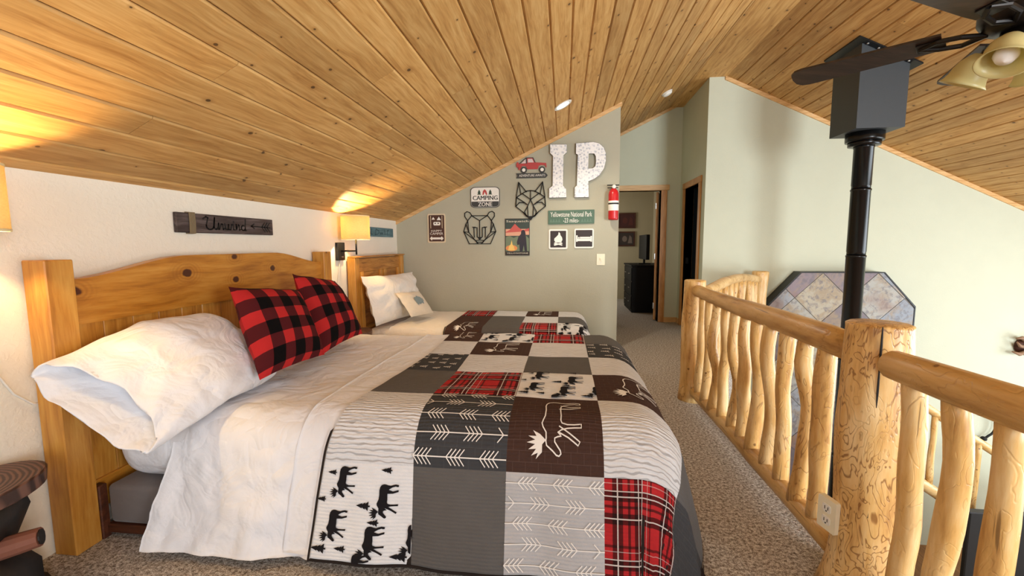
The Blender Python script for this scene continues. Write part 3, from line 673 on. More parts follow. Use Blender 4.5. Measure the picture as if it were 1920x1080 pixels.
class Quilt:
    def __init__(s, name, label, drape, A, b0, P, ncol, nrow, hem_z, bm=None):
        s.bm = bm
        s.D = drape; s.A = A; s.b0 = b0; s.P = P; s.nc = ncol; s.nr = nrow
        s.root = thing(name, label, 'quilt', hem_z)
    def at(s, c, r, off=0.):
        sm = .016  # quilt stands proud of the sheet
        b = s.b0+s.P*r if not s.bm else (lambda i: s.bm[i]+(s.bm[i+1]-s.bm[i])*(r-i))(max(0, min(len(s.bm)-2, int(floor(r)))))
        return s.D(s.A(c, r), b, sm+off)
    def patch(s, c, r, mat):
        n = 13; V, UVs, F = [], [], []
        for i in range(n):
            for j in range(n):
                p, q = i/(n-1), j/(n-1); e = max(abs(2*p-1), abs(2*q-1))
                V.append(s.at(c+p, r+q, .005*(1-e**6)+.002*mnoise.noise(Vector(((c+p)*9, (r+q)*14, 3)))*(1-e**6))); UVs.append((p, q))
        for i in range(n-1):
            for j in range(n-1): F.append((i*n+j, (i+1)*n+j, (i+1)*n+j+1, i*n+j+1))
        ctr = s.at(c+.5, r+.5)
        return add('patch', (V, F), Q[mat], s.root, True, UVs, at=ctr)
    def ribbons(s, c, r, lines, w, name, mat, parent, off=.009, step=.04):
        V, F = [], []
        for L in lines:
            pts = []
            for (x0, y0), (x1, y1) in zip(L[:-1], L[1:]):
                m = max(1, int(hypot(x1-x0, y1-y0)/step)+0)
                for k in range(m): pts.append((x0+(x1-x0)*k/m, y0+(y1-y0)*k/m))
            pts.append(L[-1])
            pts = [p if (0 <= p[0] <= 1 and 0 <= p[1] <= 1) else None for p in pts]
            base = None
            for i, p in enumerate(pts):
                if p is None: base = None; continue
                a = pts[i-1] if i and pts[i-1] else p; b = pts[i+1] if i+1 < len(pts) and pts[i+1] else p
                dx, dy = b[0]-a[0], b[1]-a[1]; l = hypot(dx, dy) or 1; nx, ny = -dy/l*w/2, dx/l*w/2
                V.append(s.at(c+p[0]+nx, r+p[1]+ny, off)); V.append(s.at(c+p[0]-nx, r+p[1]-ny, off))
                if base is not None: F.append((base, base+1, len(V)-1, len(V)-2))
                base = len(V)-2
        if F: add(name, (V, F), mat, parent, at=s.at(c+.5, r+.5), kind='stuff' if name.startswith('stitched') else None)
    def polys(s, c, r, polys, name, mat, parent, off=.0085):
        out = []
        for P in polys:
            P = clip(list(P), [(0, 0), (1, 0), (1, 1), (0, 1)])
            if len(P) < 3: continue
            bm = bmesh.new(); tr = tessellate_polygon([[Vector((p[0], p[1], 0)) for p in P]])
            vs = [bm.verts.new((p[0], p[1], 0)) for p in P]
            for t_ in tr:
                try: bm.faces.new([vs[i] for i in t_])
                except ValueError: pass
            for _ in range(2): 
                eds = [e for e in bm.edges if e.calc_length() > .12]
                if not eds: break
                bmesh.ops.subdivide_edges(bm, edges=eds, cuts=1)
                bmesh.ops.triangulate(bm, faces=list(bm.faces))
            V, F = from_bm(bm); out.append(([s.at(c+v[0], r+v[1], off) for v in V], F))
        if out: add(name, join(*out), mat, parent, at=s.at(c+.5, r+.5), kind='stuff' if name == 'moose_print' else None)
    # motif frame: forward of the animal -> towards the near side (-q), its up -> towards the headboard (-p)
    def mo(s, P, cx, cy, sz): return [(cx-(u-.4)*sz, cy-f*sz) for f, u in P]
    def fill(s, c, r, mat):
        o = s.patch(c, r, {'moose': 'white', 'arrow': 'char', 'larrow': 'lgray', 'bmoose': 'brown', 'tree': 'char'}.get(mat, mat))
        if mat == 'moose':
            ps = []
            for cx, cy, sz in ((.27, .83, .30), (.73, .66, .32), (.22, .38, .30), (.62, .24, .31), (1.03, .27, .30), (.5, -.03, .28)):
                ps += [s.mo(m, cx, cy, sz) for m in (MOOSE, ANTLER, LEG2, LEG3)]
            for cx, cy, sz in ((.12, .9, .1), (.72, .95, .12), (.5, .58, .15), (.08, .12, .16), (.3, .13, .12), (.88, .08, .17), (.62, .42, .12), (.04, .62, .1)):
                ps.append([(cx-(u-.5)*sz, cy+f*sz) for f, u in TREE])
            s.polys(c, r, ps, 'moose_print', q_black, o)
        elif mat == 'bmoose':
            L = [s.mo(P+[P[0]], .53, .53, .62) for P in (MOOSE,)]+[s.mo(P, .53, .53, .62) for P in (LEG2, LEG3)]
            s.ribbons(c, r, L, .013, 'embroidered_moose', q_whitethread, o)
            s.polys(c, r, [s.mo(ANTLER, .53, .53, .62)], 'embroidered_antler', q_whitethread, o)
        elif mat in ('arrow', 'larrow'):
            L = []
            for k in range(5):
                q = .1+.2*k; sh_ = (.0, .11, .05, .16, .08)[k]
                L.append([(0, q), (1, q)])
                for g in range(-1, 4):
                    gx = .36*g+sh_*1.6
                    for m in range(4):
                        x = gx+.045*m
                        for sg in (-1, 1): L.append([(x, q), (x+.06, q+sg*.066)] if k % 2 == 0 else [(x+.06, q), (x, q+sg*.066)])
            s.ribbons(c, r, L, .010, 'stitched_arrows', q_whitethread, o, step=.06)
        elif mat == 'tree':
            rr = random.Random(c*7+r); L = []
            for k in range(16):
                cx, cy = .06+.25*(k % 4)+rr.uniform(-.05, .05), .1+.25*(k//4)+rr.uniform(-.05, .05)
                L.append([(cx-.07, cy), (cx+.08, cy)])
                for m in range(4):
                    for sg in (-1, 1): L.append([(cx-.06+.035*m, cy), (cx-.035+.035*m, cy+sg*(.02+.013*m))])
            s.ribbons(c, r, L, .009, 'stitched_trees', q_whitethread, o, step=.05)
    def finish(s):
        # dark binding all round plus the backing cloth
        N = 40
        def run(f0, f1):
            A_ = [f0(k/N) for k in range(N+1)]; B_ = [f1(k/N) for k in range(N+1)]
            V = A_+B_; return V, [(k, k+1, N+2+k, N+1+k) for k in range(N)]
        nc, nr, e = s.nc, s.nr, .028
        parts = [run(lambda t: s.at(-e, -e+1.3*t, .003), lambda t: s.at(0, 1.3*t, .004)), run(lambda t: s.at(nc, nr*t, .004), lambda t: s.at(nc+e, -e+(nr+2*e)*t, .003)),
                 run(lambda t: s.at(-e+(nc+2*e)*t, -e, .003), lambda t: s.at(nc*t, 0, .004)), run(lambda t: s.at(nc*t, nr, .004), lambda t: s.at(-e+(nc+2*e)*t, nr+e, .003))]
        add('binding', join(*parts), q_hem, s.root, True)
        us, vs = lin(0, nc+e, 40), lin(-e, nr+e, 56)
        add('backing', surf(lambda u, v: s.at(u, v, -.001), us, vs), q_hem, s.root, True)
L0 = [-.955, -.925, -.885, -.85, -.825, -.84, -.86, -.86, -.86]; L1 = [-.56, -.565, -.583, -.565, -.572, -.588, -.6, -.6, -.6]
def A1(c, r):
    r = max(0, min(7.99, r)); i = int(r); f = r-i
    l0 = L0[i]+(L0[i+1]-L0[i])*f; l1 = L1[i]+(L1[i+1]-L1[i])*f
    k = [l0, l1, -.207, .152, .505, .86]
    if c <= 0: return l0+c*.36
    if c >= 5: return .86+(c-5)*.36
    j = int(c); return k[j]+(k[j+1]-k[j])*(c-j)
Q1 = Quilt('patchwork_quilt', 'lodge patchwork quilt of moose, arrow and tartan squares on the foreground bed', D1, A1, 1.135, .358, 5, 7, (-.2, 2.4, .56), [1.10, 1.455, 1.85, 2.21, 2.56, 2.92, 3.28, 3.64])
G1 = [['moose', 'gray', 'larrow', 'tart', 'char'], ['grain', 'arrow', 'bmoose', 'grain', 'gray'], ['gray', 'tart', 'moose', 'bmoose', 'tart'], ['tree', 'grain', 'gray', 'grain', 'char'],
      ['grain', 'bmoose', 'grain', 'tree', 'larrow'], ['bmoose', 'moose', 'tart', 'gray', 'brown'], ['tart', 'gray', 'bmoose', 'grain', 'gray']]
for r in range(7):
    for c in range(5): Q1.fill(c, r, G1[r][c])
Q1.finish()

# ------------------------------------------------------------------ far bed
bed2 = thing('pine_bed', 'rustic pine panelled bed in the corner by the sage wall', 'bed', (-1.9, 4.5, 0))
YA, YB = 3.90, 5.165
add('post', box(-2.05, -1.97, YA, YA+.09, 0, 1.13, .004), head_wood_z, bed2, at=(-2, YA, 0))
add('post', box(-2.05, -1.97, YB-.09, YB, 0, 1.13, .004), head_wood_z, bed2, at=(-2, YB, 0))
add('top_rail', box(-2.045, -1.955, YA+.0, YB, 1.13, 1.145, .003), head2_wood, bed2, at=(-2, YA, 1.13))
for i in range(6): add('panel_board', box(-2.04, -1.995, YA+.09, YB-.09, .30+i*.137, .30+(i+1)*.137-.002, .003), head2_wood, bed2, at=(-2, YA+i*.01, .3+i*.137))
for y in (YA+.13, (YA+YB)/2-.05, (YA+YB)/2+.05, YB-.19): add('stile', box(-1.995, -1.975, y, y+.06, .3, .99, .003), head_wood_z, bed2, at=(-2, y, .3))
for y in (3.98, 5.12): add('side_rail', box(-1.97, .12, y-.015, y+.015, .05, .16, .004), frame_wood, bed2)
for x in (-1.0, .1):
    for y in (3.98, 5.12): add('leg', box(x-.025, x+.025, y-.025, y+.025, 0, .05), frame_wood, bed2)
add('box_spring', rounded_box(-1.95, .12, 3.955, 5.14, .16, .215, .015, 2), grey_fabric, None, True, at=(-.8, 4.5, .16), label='low grey box spring under the corner bed', cat='box spring')
add('mattress', rounded_box(-1.95, .21, 3.955, 5.16, .216, .43, .09, 5), white_cloth2, None, True, at=(-.8, 4.5, .216), label='white fitted mattress on the corner bed', cat='mattress')
D2 = Drape(.13, 4.07, 5.07, .447, .12, 1.4, .008, 3, top=.004)
add('bed_sheet', thick_sheet(lambda u, v, o: D2(u, v, o-.004+.006*mnoise.noise(Vector((u*11, v*11, 7)))), lin(-1.70, -.7, 40), lin(3.72, 5.19, 50), .003), white_cloth2, None, True, at=(-1, 4.5, .4), label='white sheet folded down on the corner bed', cat='sheet')
def A2(c, r): return -1.13+.36*c+(.06*(r-1.5) if c < .5 else 0)*0
Q2 = Quilt('patchwork_quilt', 'lodge patchwork quilt with tartan and brown moose squares on the corner bed', D2, A2, 3.56, .370, 5, 4, (-.2, 4.5, .45))
G2 = [['gray', 'tart', 'grain', 'brown', 'grain'], ['bmoose', 'gray', 'tart', 'moose', 'bmoose'], ['brown', 'gray', 'grain', 'gray', 'grain'], ['tart', 'grain', 'bmoose', 'grain', 'tree']]
for r in range(4):
    for c in range(5): Q2.fill(c, r, G2[r][c])
Q2.finish()

# ------------------------------------------------------------------ pillows and cushions
def buffalo():
    t = NT('buffalo_check'); sp = t.n('ShaderNodeSeparateXYZ', i0=t.coord('UV'))
    fx = t.math('GREATER_THAN', t.math('FRACT', t.math('MULTIPLY', sp.outputs[0], 3.4)), .48)
    fy = t.math('GREATER_THAN', t.math('FRACT', t.math('ADD', t.math('MULTIPLY', sp.outputs[1], 3.4), .3)), .48)
    s_ = t.math('MULTIPLY', t.math('ADD', fx, fy), .5)
    col = t.ramp(s_, [(0, srgb('#b42c2d')), (.34, srgb('#4e1a1e')), (.75, srgb('#0c0a0c'))], 'CONSTANT')
    t.bump(t.noise(t.coord('UV'), 220, 2), .2, .003)
    return t.set(col, .95, 0, .1)
check = buffalo()
def cushion(name, center, ex, ey, hw, hh, T, mat, parent=None, pinch=.07, N=22, sag=0, seed=0, quad=None, rum=.006, **k):
    c = Vector(center); ex = Vector(ex).normalized(); ey = Vector(ey); ey = (ey-ex*ey.dot(ex)).normalized(); en = ex.cross(ey)
    V, UVs, F = [], [], []
    for side in (1, -1):
        for i in range(N+1):
            for j in range(N+1):
                s_, t_ = 2*i/N-1, 2*j/N-1
                x = s_*(1-pinch*(1-t_*t_)); y = t_*(1-pinch*(1-s_*s_))
                h = T*max(0, (1-abs(s_)**2.6)*(1-abs(t_)**2.6))**.55
                h *= 1+.10*mnoise.noise(Vector((s_*2+seed, t_*2, side)))
                p = c+ex*(x*hw)+ey*(y*hh)+en*(side*h+rum*mnoise.noise(Vector((s_*3+seed, t_*3, 5))))-Vector((0, 0, sag*(1-t_)*.5*(s_*s_)))
                if quad:
                    u_, v_ = (x+1)/2, (y+1)/2; q0 = quad[3].lerp(quad[2], u_); q1 = quad[0].lerp(quad[1], u_)
                    p = q0.lerp(q1, v_)+en*(side*h+rum*mnoise.noise(Vector((s_*3+seed, t_*3, 5))))
                V.append(tuple(p)); UVs.append((.5+s_*.5, .5+t_*.5))
    n2 = (N+1)**2
    for i in range(N):
        for j in range(N):
            a = i*(N+1)+j; q = (a, a+N+1, a+N+2, a+1); F.append(q); F.append(tuple(n2+z for z in reversed(q)))
    return add(name, (V, F), mat, parent, True, UVs, at=center, **k), en
def quad_cushion(name, TL, TR, BR, BL, T, mat, **k):
    TL, TR, BR, BL = map(Vector, (TL, TR, BR, BL)); c = (TL+TR+BR+BL)/4; ex = (TR-TL+BR-BL); ey = (TL-BL+TR-BR)
    return cushion(name, tuple(c), ex, ey, ex.length/4, ey.length/4, T, mat, quad=(TL, TR, BR, BL), **k)
quad_cushion('plaid_cushion', (-1.64, 1.936, 1.052), (-1.64, 2.501, 0.978), (-1.34, 2.252, 0.635), (-1.34, 1.724, 0.655), .085, check, pinch=.05, label='red and black checked cushion in front, overlapping the white pillow', cat='cushion', group='checked cushions', seed=1)
quad_cushion('plaid_cushion', (-1.72, 2.565, 1.073), (-1.7, 3.042, 0.985), (-1.42, 2.883, 0.625), (-1.38, 2.297, 0.622), .085, check, pinch=.05, label='red and black checked cushion behind, nearer the wall lamp', cat='cushion', group='checked cushions', seed=4)

def pillow1():
    Yn, Yf = 1.36, 2.08; NU, NP = 64, 64; V, F = [], []
    def ring(u, inner=0.):
        y = Yn+(Yf-Yn)*u
        w_ = .5*(.50+.05*sin(PI*min(1, u*1.0))); t_ = .105*min(1, (.62+1.4*u))*(1 if u < .8 else max(.02, 1-((u-.8)/.2)**2))**.6
        w_ *= 1 if u < .86 else max(.6, 1-((u-.86)/.14)**2*.25)
        lift = .085*min(1, u*2.5)
        cx, cz = -1.705+.03*min(1, u*2), .655+.085*min(1, u*2.2)
        th = math.radians(38-6*min(1, u*2)); ex = Vector((-cos(th), 0, sin(th))); en = Vector((sin(th), 0, cos(th)))
        out = []
        for k in range(NP):
            a = 2*PI*k/NP; e = cos(a); s_ = sin(a)
            h = t_*abs(s_)**.8*(1 if s_ > 0 else -.8)
            p = Vector((cx, y, cz))+ex*(e*w_*(1-inner))+en*(h*(1-inner*1.4))
            d = .012*mnoise.noise(Vector((p.x*7, p.y*5, p.z*7)))+.007*mnoise.noise(Vector((p.x*17, p.y*9+p.z*6, p.z*17)))
            d += .008*sin(9*a+u*22)*exp(-u*5)+.014*abs(mnoise.noise(Vector((p.x*6+p.y*5, p.y*4-p.x*3, p.z*6))))-.004
            p += en*d+Vector((0, -.05*(e > 0)*e*(1-u)**6+(.05 if s_ > 0 else -.035)*abs(s_)*(1-u)**8, 0))
            p.z = max(p.z, .568 if y > 1.62 else .568-(1.62-y)*.5)
            out.append(tuple(p))
        return out
    us = lin(0, 1, NU)
    for u in us: V += ring(u)
    for i in range(NU-1):
        for k in range(NP): k2 = (k+1) % NP; F.append((i*NP+k, (i+1)*NP+k, (i+1)*NP+k2, i*NP+k2))
    F.append(tuple((NU-1)*NP+k for k in range(NP)))
    # inside of the open end, closed deeper in by the stuffed pillow itself
    m0 = len(V); idx = [.004, .06, .13, .20]
    for q, u in enumerate(idx): V.extend(ring(u, .03+.05*q))
    for k in range(NP): k2 = (k+1) % NP; F.append((k2, k, m0+k, m0+k2)[::-1])
    for i in range(3):
        for k in range(NP): k2 = (k+1) % NP; F.append((m0+i*NP+k, m0+i*NP+k2, m0+(i+1)*NP+k2, m0+(i+1)*NP+k))
    F.append(tuple(m0+3*NP+k for k in range(NP)))
    return V, F
add('pillow', pillow1(), white_cloth, None, True, at=(-1.68, 1.9, .6), label='long white pillow with open pillowcase end leaning on the arched headboard', cat='pillow')
o, en = cushion('pillow', (-1.78, 4.42, .705), (.14, 1, -.02), (-.32, 0, 1), .52, .25, .10, white_cloth2, pinch=.05, seed=9, rum=.035, label='white pillow leaning on the rustic headboard of the corner bed', cat='pillow')
o2, en = cushion('cushion', (-1.565, 4.41, .63), (.20, 1, -.06), (-.75, .25, 1), .235, .15, .035, cloth('oatmeal_linen', '#d9cfbf', .1), pinch=.03, seed=12, label='small oatmeal cushion with grey animal print on the corner bed', cat='cushion')
# grey animal silhouette printed on the little cushion
ex = Vector((.20, 1, -.06)).normalized(); ey = Vector((-.75, .25, 1)); ey = (ey-ex*ey.dot(ex)).normalized(); en = ex.cross(ey)
blob = [(-.07, -.03), (-.075, .02), (-.05, .05), (-.02, .045), (.0, .065), (.03, .05), (.06, .045), (.085, .02), (.10, .03), (.095, -.01), (.07, -.02), (.06, -.05), (.03, -.03), (-.01, -.05), (-.03, -.03), (-.05, -.055)]
def cfn(a, b, d): return tuple(Vector((-1.565, 4.41, .63))+ex*(a+.03)+ey*(b+.01)+en*d)
side = 1 if en.x > 0 else -1
def cfh(a, b): s_, t_ = (a+.03)/.235, (b+.01)/.15; return .035*max(0, (1-abs(s_)**2.6)*(1-abs(t_)**2.6))**.55
bl = [(a*1., b*1.) for a, b in blob]; V_ = [cfn(a, b, side*(cfh(a, b)+.006)) for a, b in bl]
tr = tessellate_polygon([[Vector((p[0], p[1], 0)) for p in bl]])
add('animal_print', (V_, [tuple(t) for t in tr]), plain('blue_grey_print', '#7e8f96', .9), o2)
# ------------------------------------------------------------------ things on the sage wall
WY = YI
def wallbox(x0, x1, z0, z1, y=WY): return lambda u, v, d: (x0+u*(x1-x0), y-d, z0+v*(z1-z0))
brown_sign = plain('sign_brown', '#4a2a20', .5); sign_white = plain('sign_white', '#eeeae0', .5); sign_grey = plain('sign_dark_grey', '#3c3c3a', .6)
sign_tan = plain('sign_tan_edge', '#d8c8a8', .6); sign_green = plain('sign_green', '#4e6a58', .6); red_paint = plain('red_paint', '#b5413f', .5)
tree_green = plain('tree_green', '#37493c', .6)
# happy camper sign
f = wallbox(-1.665, -1.437, 1.278, 1.631)
s = thing('camper_sign', 'tall brown metal sign reading HAPPY CAMPER near the far bed headboard', 'sign', (-1.55, WY, 1.278))
add('plate', prism(rrect(0, 1, 0, 1, .07, 3), f, .002, .010), sign_tan, s)
add('face', prism(rrect(.07, .93, .045, .955, .05, 3), f, .010, .0115), brown_sign, s)
add('border', join(*[prism(q, f, .0115, .0125) for q in (rect(.17, .20, .50, .93), rect(.80, .83, .50, .93))]), sign_tan, s)
add('tree_print', join(prism([(.24, .80), (.42, .80), (.33, .89)], f, .0115, .0125), prism([(.52, .78), (.76, .78), (.64, .90)], f, .0115, .0125)), sign_white, s)
add('camper_print', prism(rrect(.33, .72, .60, .72, .05, 3), f, .0115, .0125, [list(reversed(rect(.40, .47, .65, .69))), list(reversed(rect(.56, .64, .65, .69)))]), sign_white, s)
add('lettering', lettering('HAPPY', (.20, .80, .375, .445), f, .0128), sign_white, s); add('lettering', lettering('CAMPER', (.14, .86, .275, .355), f, .0128), sign_white, s)
add('arrow_print', join(prism([(.12, .15), (.22, .22), (.32, .15), (.22, .08)], f, .0115, .0125), prism([(.68, .15), (.78, .22), (.88, .15), (.78, .08)], f, .0115, .0125), prism(rect(.30, .70, .115, .185), f, .0115, .0124)), sign_white, s)
# camping zone sign
f = wallbox(-1.12, -.764, 1.695, 1.942)
s = thing('camping_sign', 'white rounded sign reading CAMPING ZONE with little trees and tent', 'sign', (-.94, WY, 1.695))
add('plate', prism(rrect(0, 1, 0, 1, .17, 5), f, .002, .010), sign_grey, s)
add('face', prism(rrect(.022, .978, .03, .97, .155, 5), f, .010, .0112), sign_white, s)
add('band', prism([(.03, .30)]+[p for p in rrect(.03, .97, .04, .6, .14, 5) if p[1] <= .30]+[(.97, .30)], f, .0112, .0120), sign_grey, s)
add('tree_print', join(*[prism([(cx-.07, .63), (cx+.07, .63), (cx+.035, .70), (cx+.05, .74), (cx, .88), (cx-.05, .74), (cx-.035, .70)], f, .0112, .0120) for cx in (.30, .68)]), tree_green, s)
add('tent_print', prism([(.41, .62), (.43, .80), (.49, .89), (.55, .80), (.58, .62), (.53, .62), (.49, .76), (.455, .62)], f, .0112, .0120), red_paint, s)
add('lettering', lettering('CAMPING', (.08, .93, .37, .58), f, .0122, bold=1), sign_grey, s)
add('lettering', lettering('ZONE', (.26, .74, .07, .27), f, .0124, bold=1), sign_white, s)
# wire bear head
f = wallbox(-1.21, -.813, 1.262, 1.651)
B = [[(.07, .60), (.0, .38), (.17, 0), (.83, 0), (1, .38), (.93, .60), (.84, .75)], [(.13, .72), (.07, .60)], [(.13, .72), (.04, .85), (.04, .95), (.11, 1), (.20, .97), (.26, .88), (.13, .72)],
     [(.87, .72), (.96, .85), (.96, .95), (.89, 1), (.80, .97), (.74, .88), (.87, .72)], [(.26, .87), (.74, .87)], [(.26, .87), (.50, .72), (.74, .87)], [(.50, .72), (.50, .22)],
     [(.13, .72), (.16, .36), (.0, .38)], [(.87, .72), (.84, .36), (1, .38)], [(.16, .36), (.40, .05), (.60, .05), (.84, .36)], [(.07, .62), (.16, .36)], [(.93, .62), (.84, .36)],
     [(.28, .52), (.42, .50)], [(.58, .50), (.72, .52)], [(.32, .50), (.33, .20)], [(.68, .50), (.67, .20)], [(.42, .50), (.42, .22), (.50, .14), (.58, .22), (.58, .50)], [(.37, .10), (.50, .12), (.63, .10)],
     [(.0, .38), (.37, .10)], [(1, .38), (.63, .10)], [(.37, .10), (.45, .0)], [(.63, .10), (.55, .0)]]
s = thing('bear_wall_art', 'black metal line-art bear head on the sage wall', 'wall art', (-1.01, WY, 1.262))
add('wire_outline', strokes(B, .024, f, .008, .014), flat_black, s)
add('eye', join(*[prism(disc(cx, .51, .05, 10, .022), f, .008, .0145) for cx in (.34, .66)]), flat_black, s)
add('nose', prism([(.43, .21), (.57, .21), (.50, .14)], f, .008, .0145), flat_black, s)
# wire fox head
f = wallbox(-.569, -.213, 1.543, 1.987)
Fx = [[(.10, .995), (.03, .66), (.0, .36), (.24, .21), (.5, .02), (.76, .21), (1, .36), (.97, .66), (.90, .995)], [(.10, .995), (.36, .74)], [(.90, .995), (.64, .74)], [(.10, .995), (.18, .68)], [(.90, .995), (.82, .68)],
      [(.03, .60), (.18, .68), (.36, .76), (.5, .775), (.64, .76), (.82, .68), (.97, .60)], [(.5, .775), (.5, .54)], [(.22, .70), (.5, .54), (.78, .70)], [(.03, .60), (.30, .46), (.40, .40)], [(.97, .60), (.70, .46), (.60, .40)],
      [(.0, .36), (.12, .46), (.30, .46)], [(1, .36), (.88, .46), (.70, .46)], [(.5, .54), (.40, .36), (.42, .08)], [(.5, .54), (.60, .36), (.58, .08)], [(.40, .36), (.30, .22)], [(.60, .36), (.70, .22)], [(.24, .21), (.36, .10), (.42, .08)], [(.76, .21), (.64, .10), (.58, .08)],
      [(.0, .36), (.03, .60)], [(1, .36), (.97, .60)], [(.30, .22), (.36, .10)], [(.70, .22), (.64, .10)]]
s = thing('fox_wall_art', 'black metal line-art fox head between the poster and the letter I', 'wall art', (-.39, WY, 1.543))
add('wire_outline', strokes(Fx, .026, f, .016, .022), flat_black, s)
add('eye', join(*[prism([(cx-.09, .43+.03*sg), (cx+.09, .43-.03*sg), (cx+.05*sg, .40)], f, .016, .0225) for cx, sg in ((.31, 1), (.69, -1))]), flat_black, s)
add('nose', prism([(.40, .10), (.60, .10), (.55, .03), (.5, -.02), (.45, .03)], f, .016, .0225), flat_black, s)
# off-road car sign
f = wallbox(-.562, -.189, 2.028, 2.271)
s = thing('car_sign', 'red off-road car cutout sign with arrow banner reading ADVENTURE AWAITS', 'sign', (-.375, WY, 2.03))
add('banner', prism([(.0, .02), (.93, .02), (1, .14), (.93, .26), (.0, .26), (.03, .14)], f, .003, .012), sign_grey, s)
add('lettering', lettering('ADVENTURE AWAITS', (.09, .92, .09, .20), f, .0125), sign_white, s)
add('car_body', prism([(.06, .42), (.12, .42), (.15, .52), (.19, .60), (.30, .60), (.36, .44), (.68, .44), (.72, .60), (.78, .63), (.90, .62), (.95, .50), (.96, .54), (.95, .72), (.62, .76), (.58, .80), (.53, .97), (.34, .97), (.32, .80), (.30, .72), (.12, .72), (.08, .68)], f, .003, .013), red_paint, s)
add('car_window', join(prism([(.37, .76), (.37, .93), (.51, .93), (.56, .76)], f, .013, .0138), prism([(.16, .73), (.30, .93), (.31, .73)], f, .003, .012)), plain('pale_pink', '#d8c6c4', .5), s)
add('roll_bar', strokes([[(.11, .72), (.31, .985), (.53, .985), (.60, .76)], [(.33, .72), (.33, .97)]], .028, f, .0138, .0146), sign_grey, s)
add('spare_wheel', prism(disc(.045, .66, .045, 10, .14), f, .003, .0145), red_paint, s)
for cx in (.24, .82):
    wh = add('wheel', prism(disc(cx, .41, .10, 16, .155), f, .003, .0155), sign_grey, s); add('hub', prism(disc(cx, .41, .055, 12, .085), f, .0155, .0165), sign_white, wh)
# big poster
f = wallbox(-.70, -.405, 1.119, 1.561)
s = thing('forest_poster', 'portrait poster of a dark furry figure by a campfire at sunset', 'poster', (-.55, WY, 1.119))
pal = {k: plain('poster_'+k, h, .6) for k, h in dict(teal='#39463f', peach='#d9a184', red='#c2574f', orange='#d98a4f', green='#6f7c62', dark='#2b2630', yellow='#e8c06a', black='#2a2320').items()}
add('board', prism(rect(0, 1, 0, 1), f, .002, .012), pal['black'], s)
add('sky_print', prism(rect(.02, .98, .10, .98), f, .012, .0126), pal['teal'], s)
add('sunset_print', join(prism(rect(.02, .98, .56, .72), f, .0126, .0130), prism(rect(.02, .60, .535, .56), f, .0126, .0130)), pal['peach'], s)
add('mountain_print', prism([(.02, .64), (.20, .70), (.40, .86), (.55, .76), (.72, .68), (.98, .74), (.98, .66), (.02, .62)], f, .0130, .0134), pal['red'], s)
add('forest_print', prism([(.02, .12), (.98, .12), (.98, .46), (.85, .54), (.70, .50), (.50, .52), (.35, .48), (.2, .53), (.02, .50)], f, .0130, .0135), pal['green'], s)
add('glow_print', prism(disc(.26, .20, .24, 16, .085), f, .0135, .0138), pal['orange'], s)
add('flame_print', prism([(.12, .14), (.40, .14), (.36, .24), (.30, .30), (.27, .42), (.22, .30), (.16, .26)], f, .0138, .0142), pal['yellow'], s)
add('figure_print', prism([(.60, .10), (.72, .12), (.76, .28), (.80, .12), (.90, .10), (.88, .30), (.86, .46), (.84, .58), (.82, .66), (.74, .70), (.66, .66), (.65, .58), (.54, .50), (.48, .36), (.50, .28), (.58, .30)], f, .0138, .0144), pal['dark'], s)
pcr = plain('poster_cream', '#e0d6c0', .6); add('lettering', lettering('Sasquatch', (.05, .95, .885, .955), f, .0150), pcr, s); add('lettering', lettering('YELLOWSTONE', (.06, .94, .045, .08), f, .0150), pcr, s)
# marquee letters I and P
def tin():
    t = NT('galvanised_white'); co = t.coord()
    vo = t.n('ShaderNodeTexVoronoi', Vector=co, Scale=36.)
    a = t.noise(co, 45, 3); col = t.ramp(t.math('ADD', t.math('MULTIPLY', vo.outputs['Distance'], .6), t.math('MULTIPLY', a, .5)), [(.30, srgb('#a9adb6')), (.45, srgb('#d9dbde')), (.6, srgb('#f2f1ee'))])
    return t.set(col, .5)
tinw = tin(); edge_grey = plain('letter_edge_grey', '#4b4a46', .5, .4)
def letter(name, label, bx, poly, holes=()):
    f = wallbox(*bx); s = thing(name, label, 'wall letter', ((bx[0]+bx[1])/2, WY, bx[2]))
    add('shell', prism(poly, f, .004, .036, [list(reversed(h)) for h in holes]), edge_grey, s)
    cx, cy = .5, .5
    add('face', prism([(p[0]*.985+.0075, p[1]*.99+.005) for p in poly], f, .036, .040, [list(reversed([(p[0], p[1]) for p in h])) for h in holes]), tinw, s)
Ip = [(.0, 0), (1, 0), (.98, .15), (.80, .22), (.82, .78), (1.0, .83), (1.0, .975), (.05, .985), (.05, .83), (.22, .77), (.20, .22), (.0, .17)]
letter('letter_i', 'large white tin letter I on the wall beside the letter P', (-.172, .031, 1.795, 2.418), Ip)
Pp = [(.0, .0), (.46, .0), (.44, .29), (.62, .33), (.80, .40), (.94, .52), (1.0, .66), (.99, .80), (.92, .90), (.78, .97), (.60, 1.0), (.03, .985), (.03, .80), (.09, .78), (.07, .22), (.0, .18)]
Ph = [(.43, .52), (.58, .525), (.66, .56), (.68, .64), (.67, .74), (.62, .79), (.44, .79)]
letter('letter_p', 'large white tin letter P on the wall above the park sign', (.124, .481, 1.793, 2.421), Pp, [Ph])
# park sign
f = wallbox(-.182, .357, 1.486, 1.655)
s = thing('park_sign', 'long dark green sign reading Yellowstone National Park 23 miles', 'sign', (.09, WY, 1.486))
add('board', prism([(0, 0), (1, .04), (1, 1), (0, .96)], f, .002, .014), sign_green, s)
add('lettering', lettering('Yellowstone National Park', (.05, .95, .52, .86), f, .0145), sign_white, s); add('lettering', lettering('-23 miles-', (.33, .67, .12, .44), f, .0145), sign_white, s)
lg = plain('sign_green_light', '#5f7a68', .6)
for a in (.06, .12, .18, .24, .74, .80, .86, .92): add('tree_print', prism([(a-.03, .15), (a+.03, .15), (a, .4)], f, .014, .0144), lg, s)
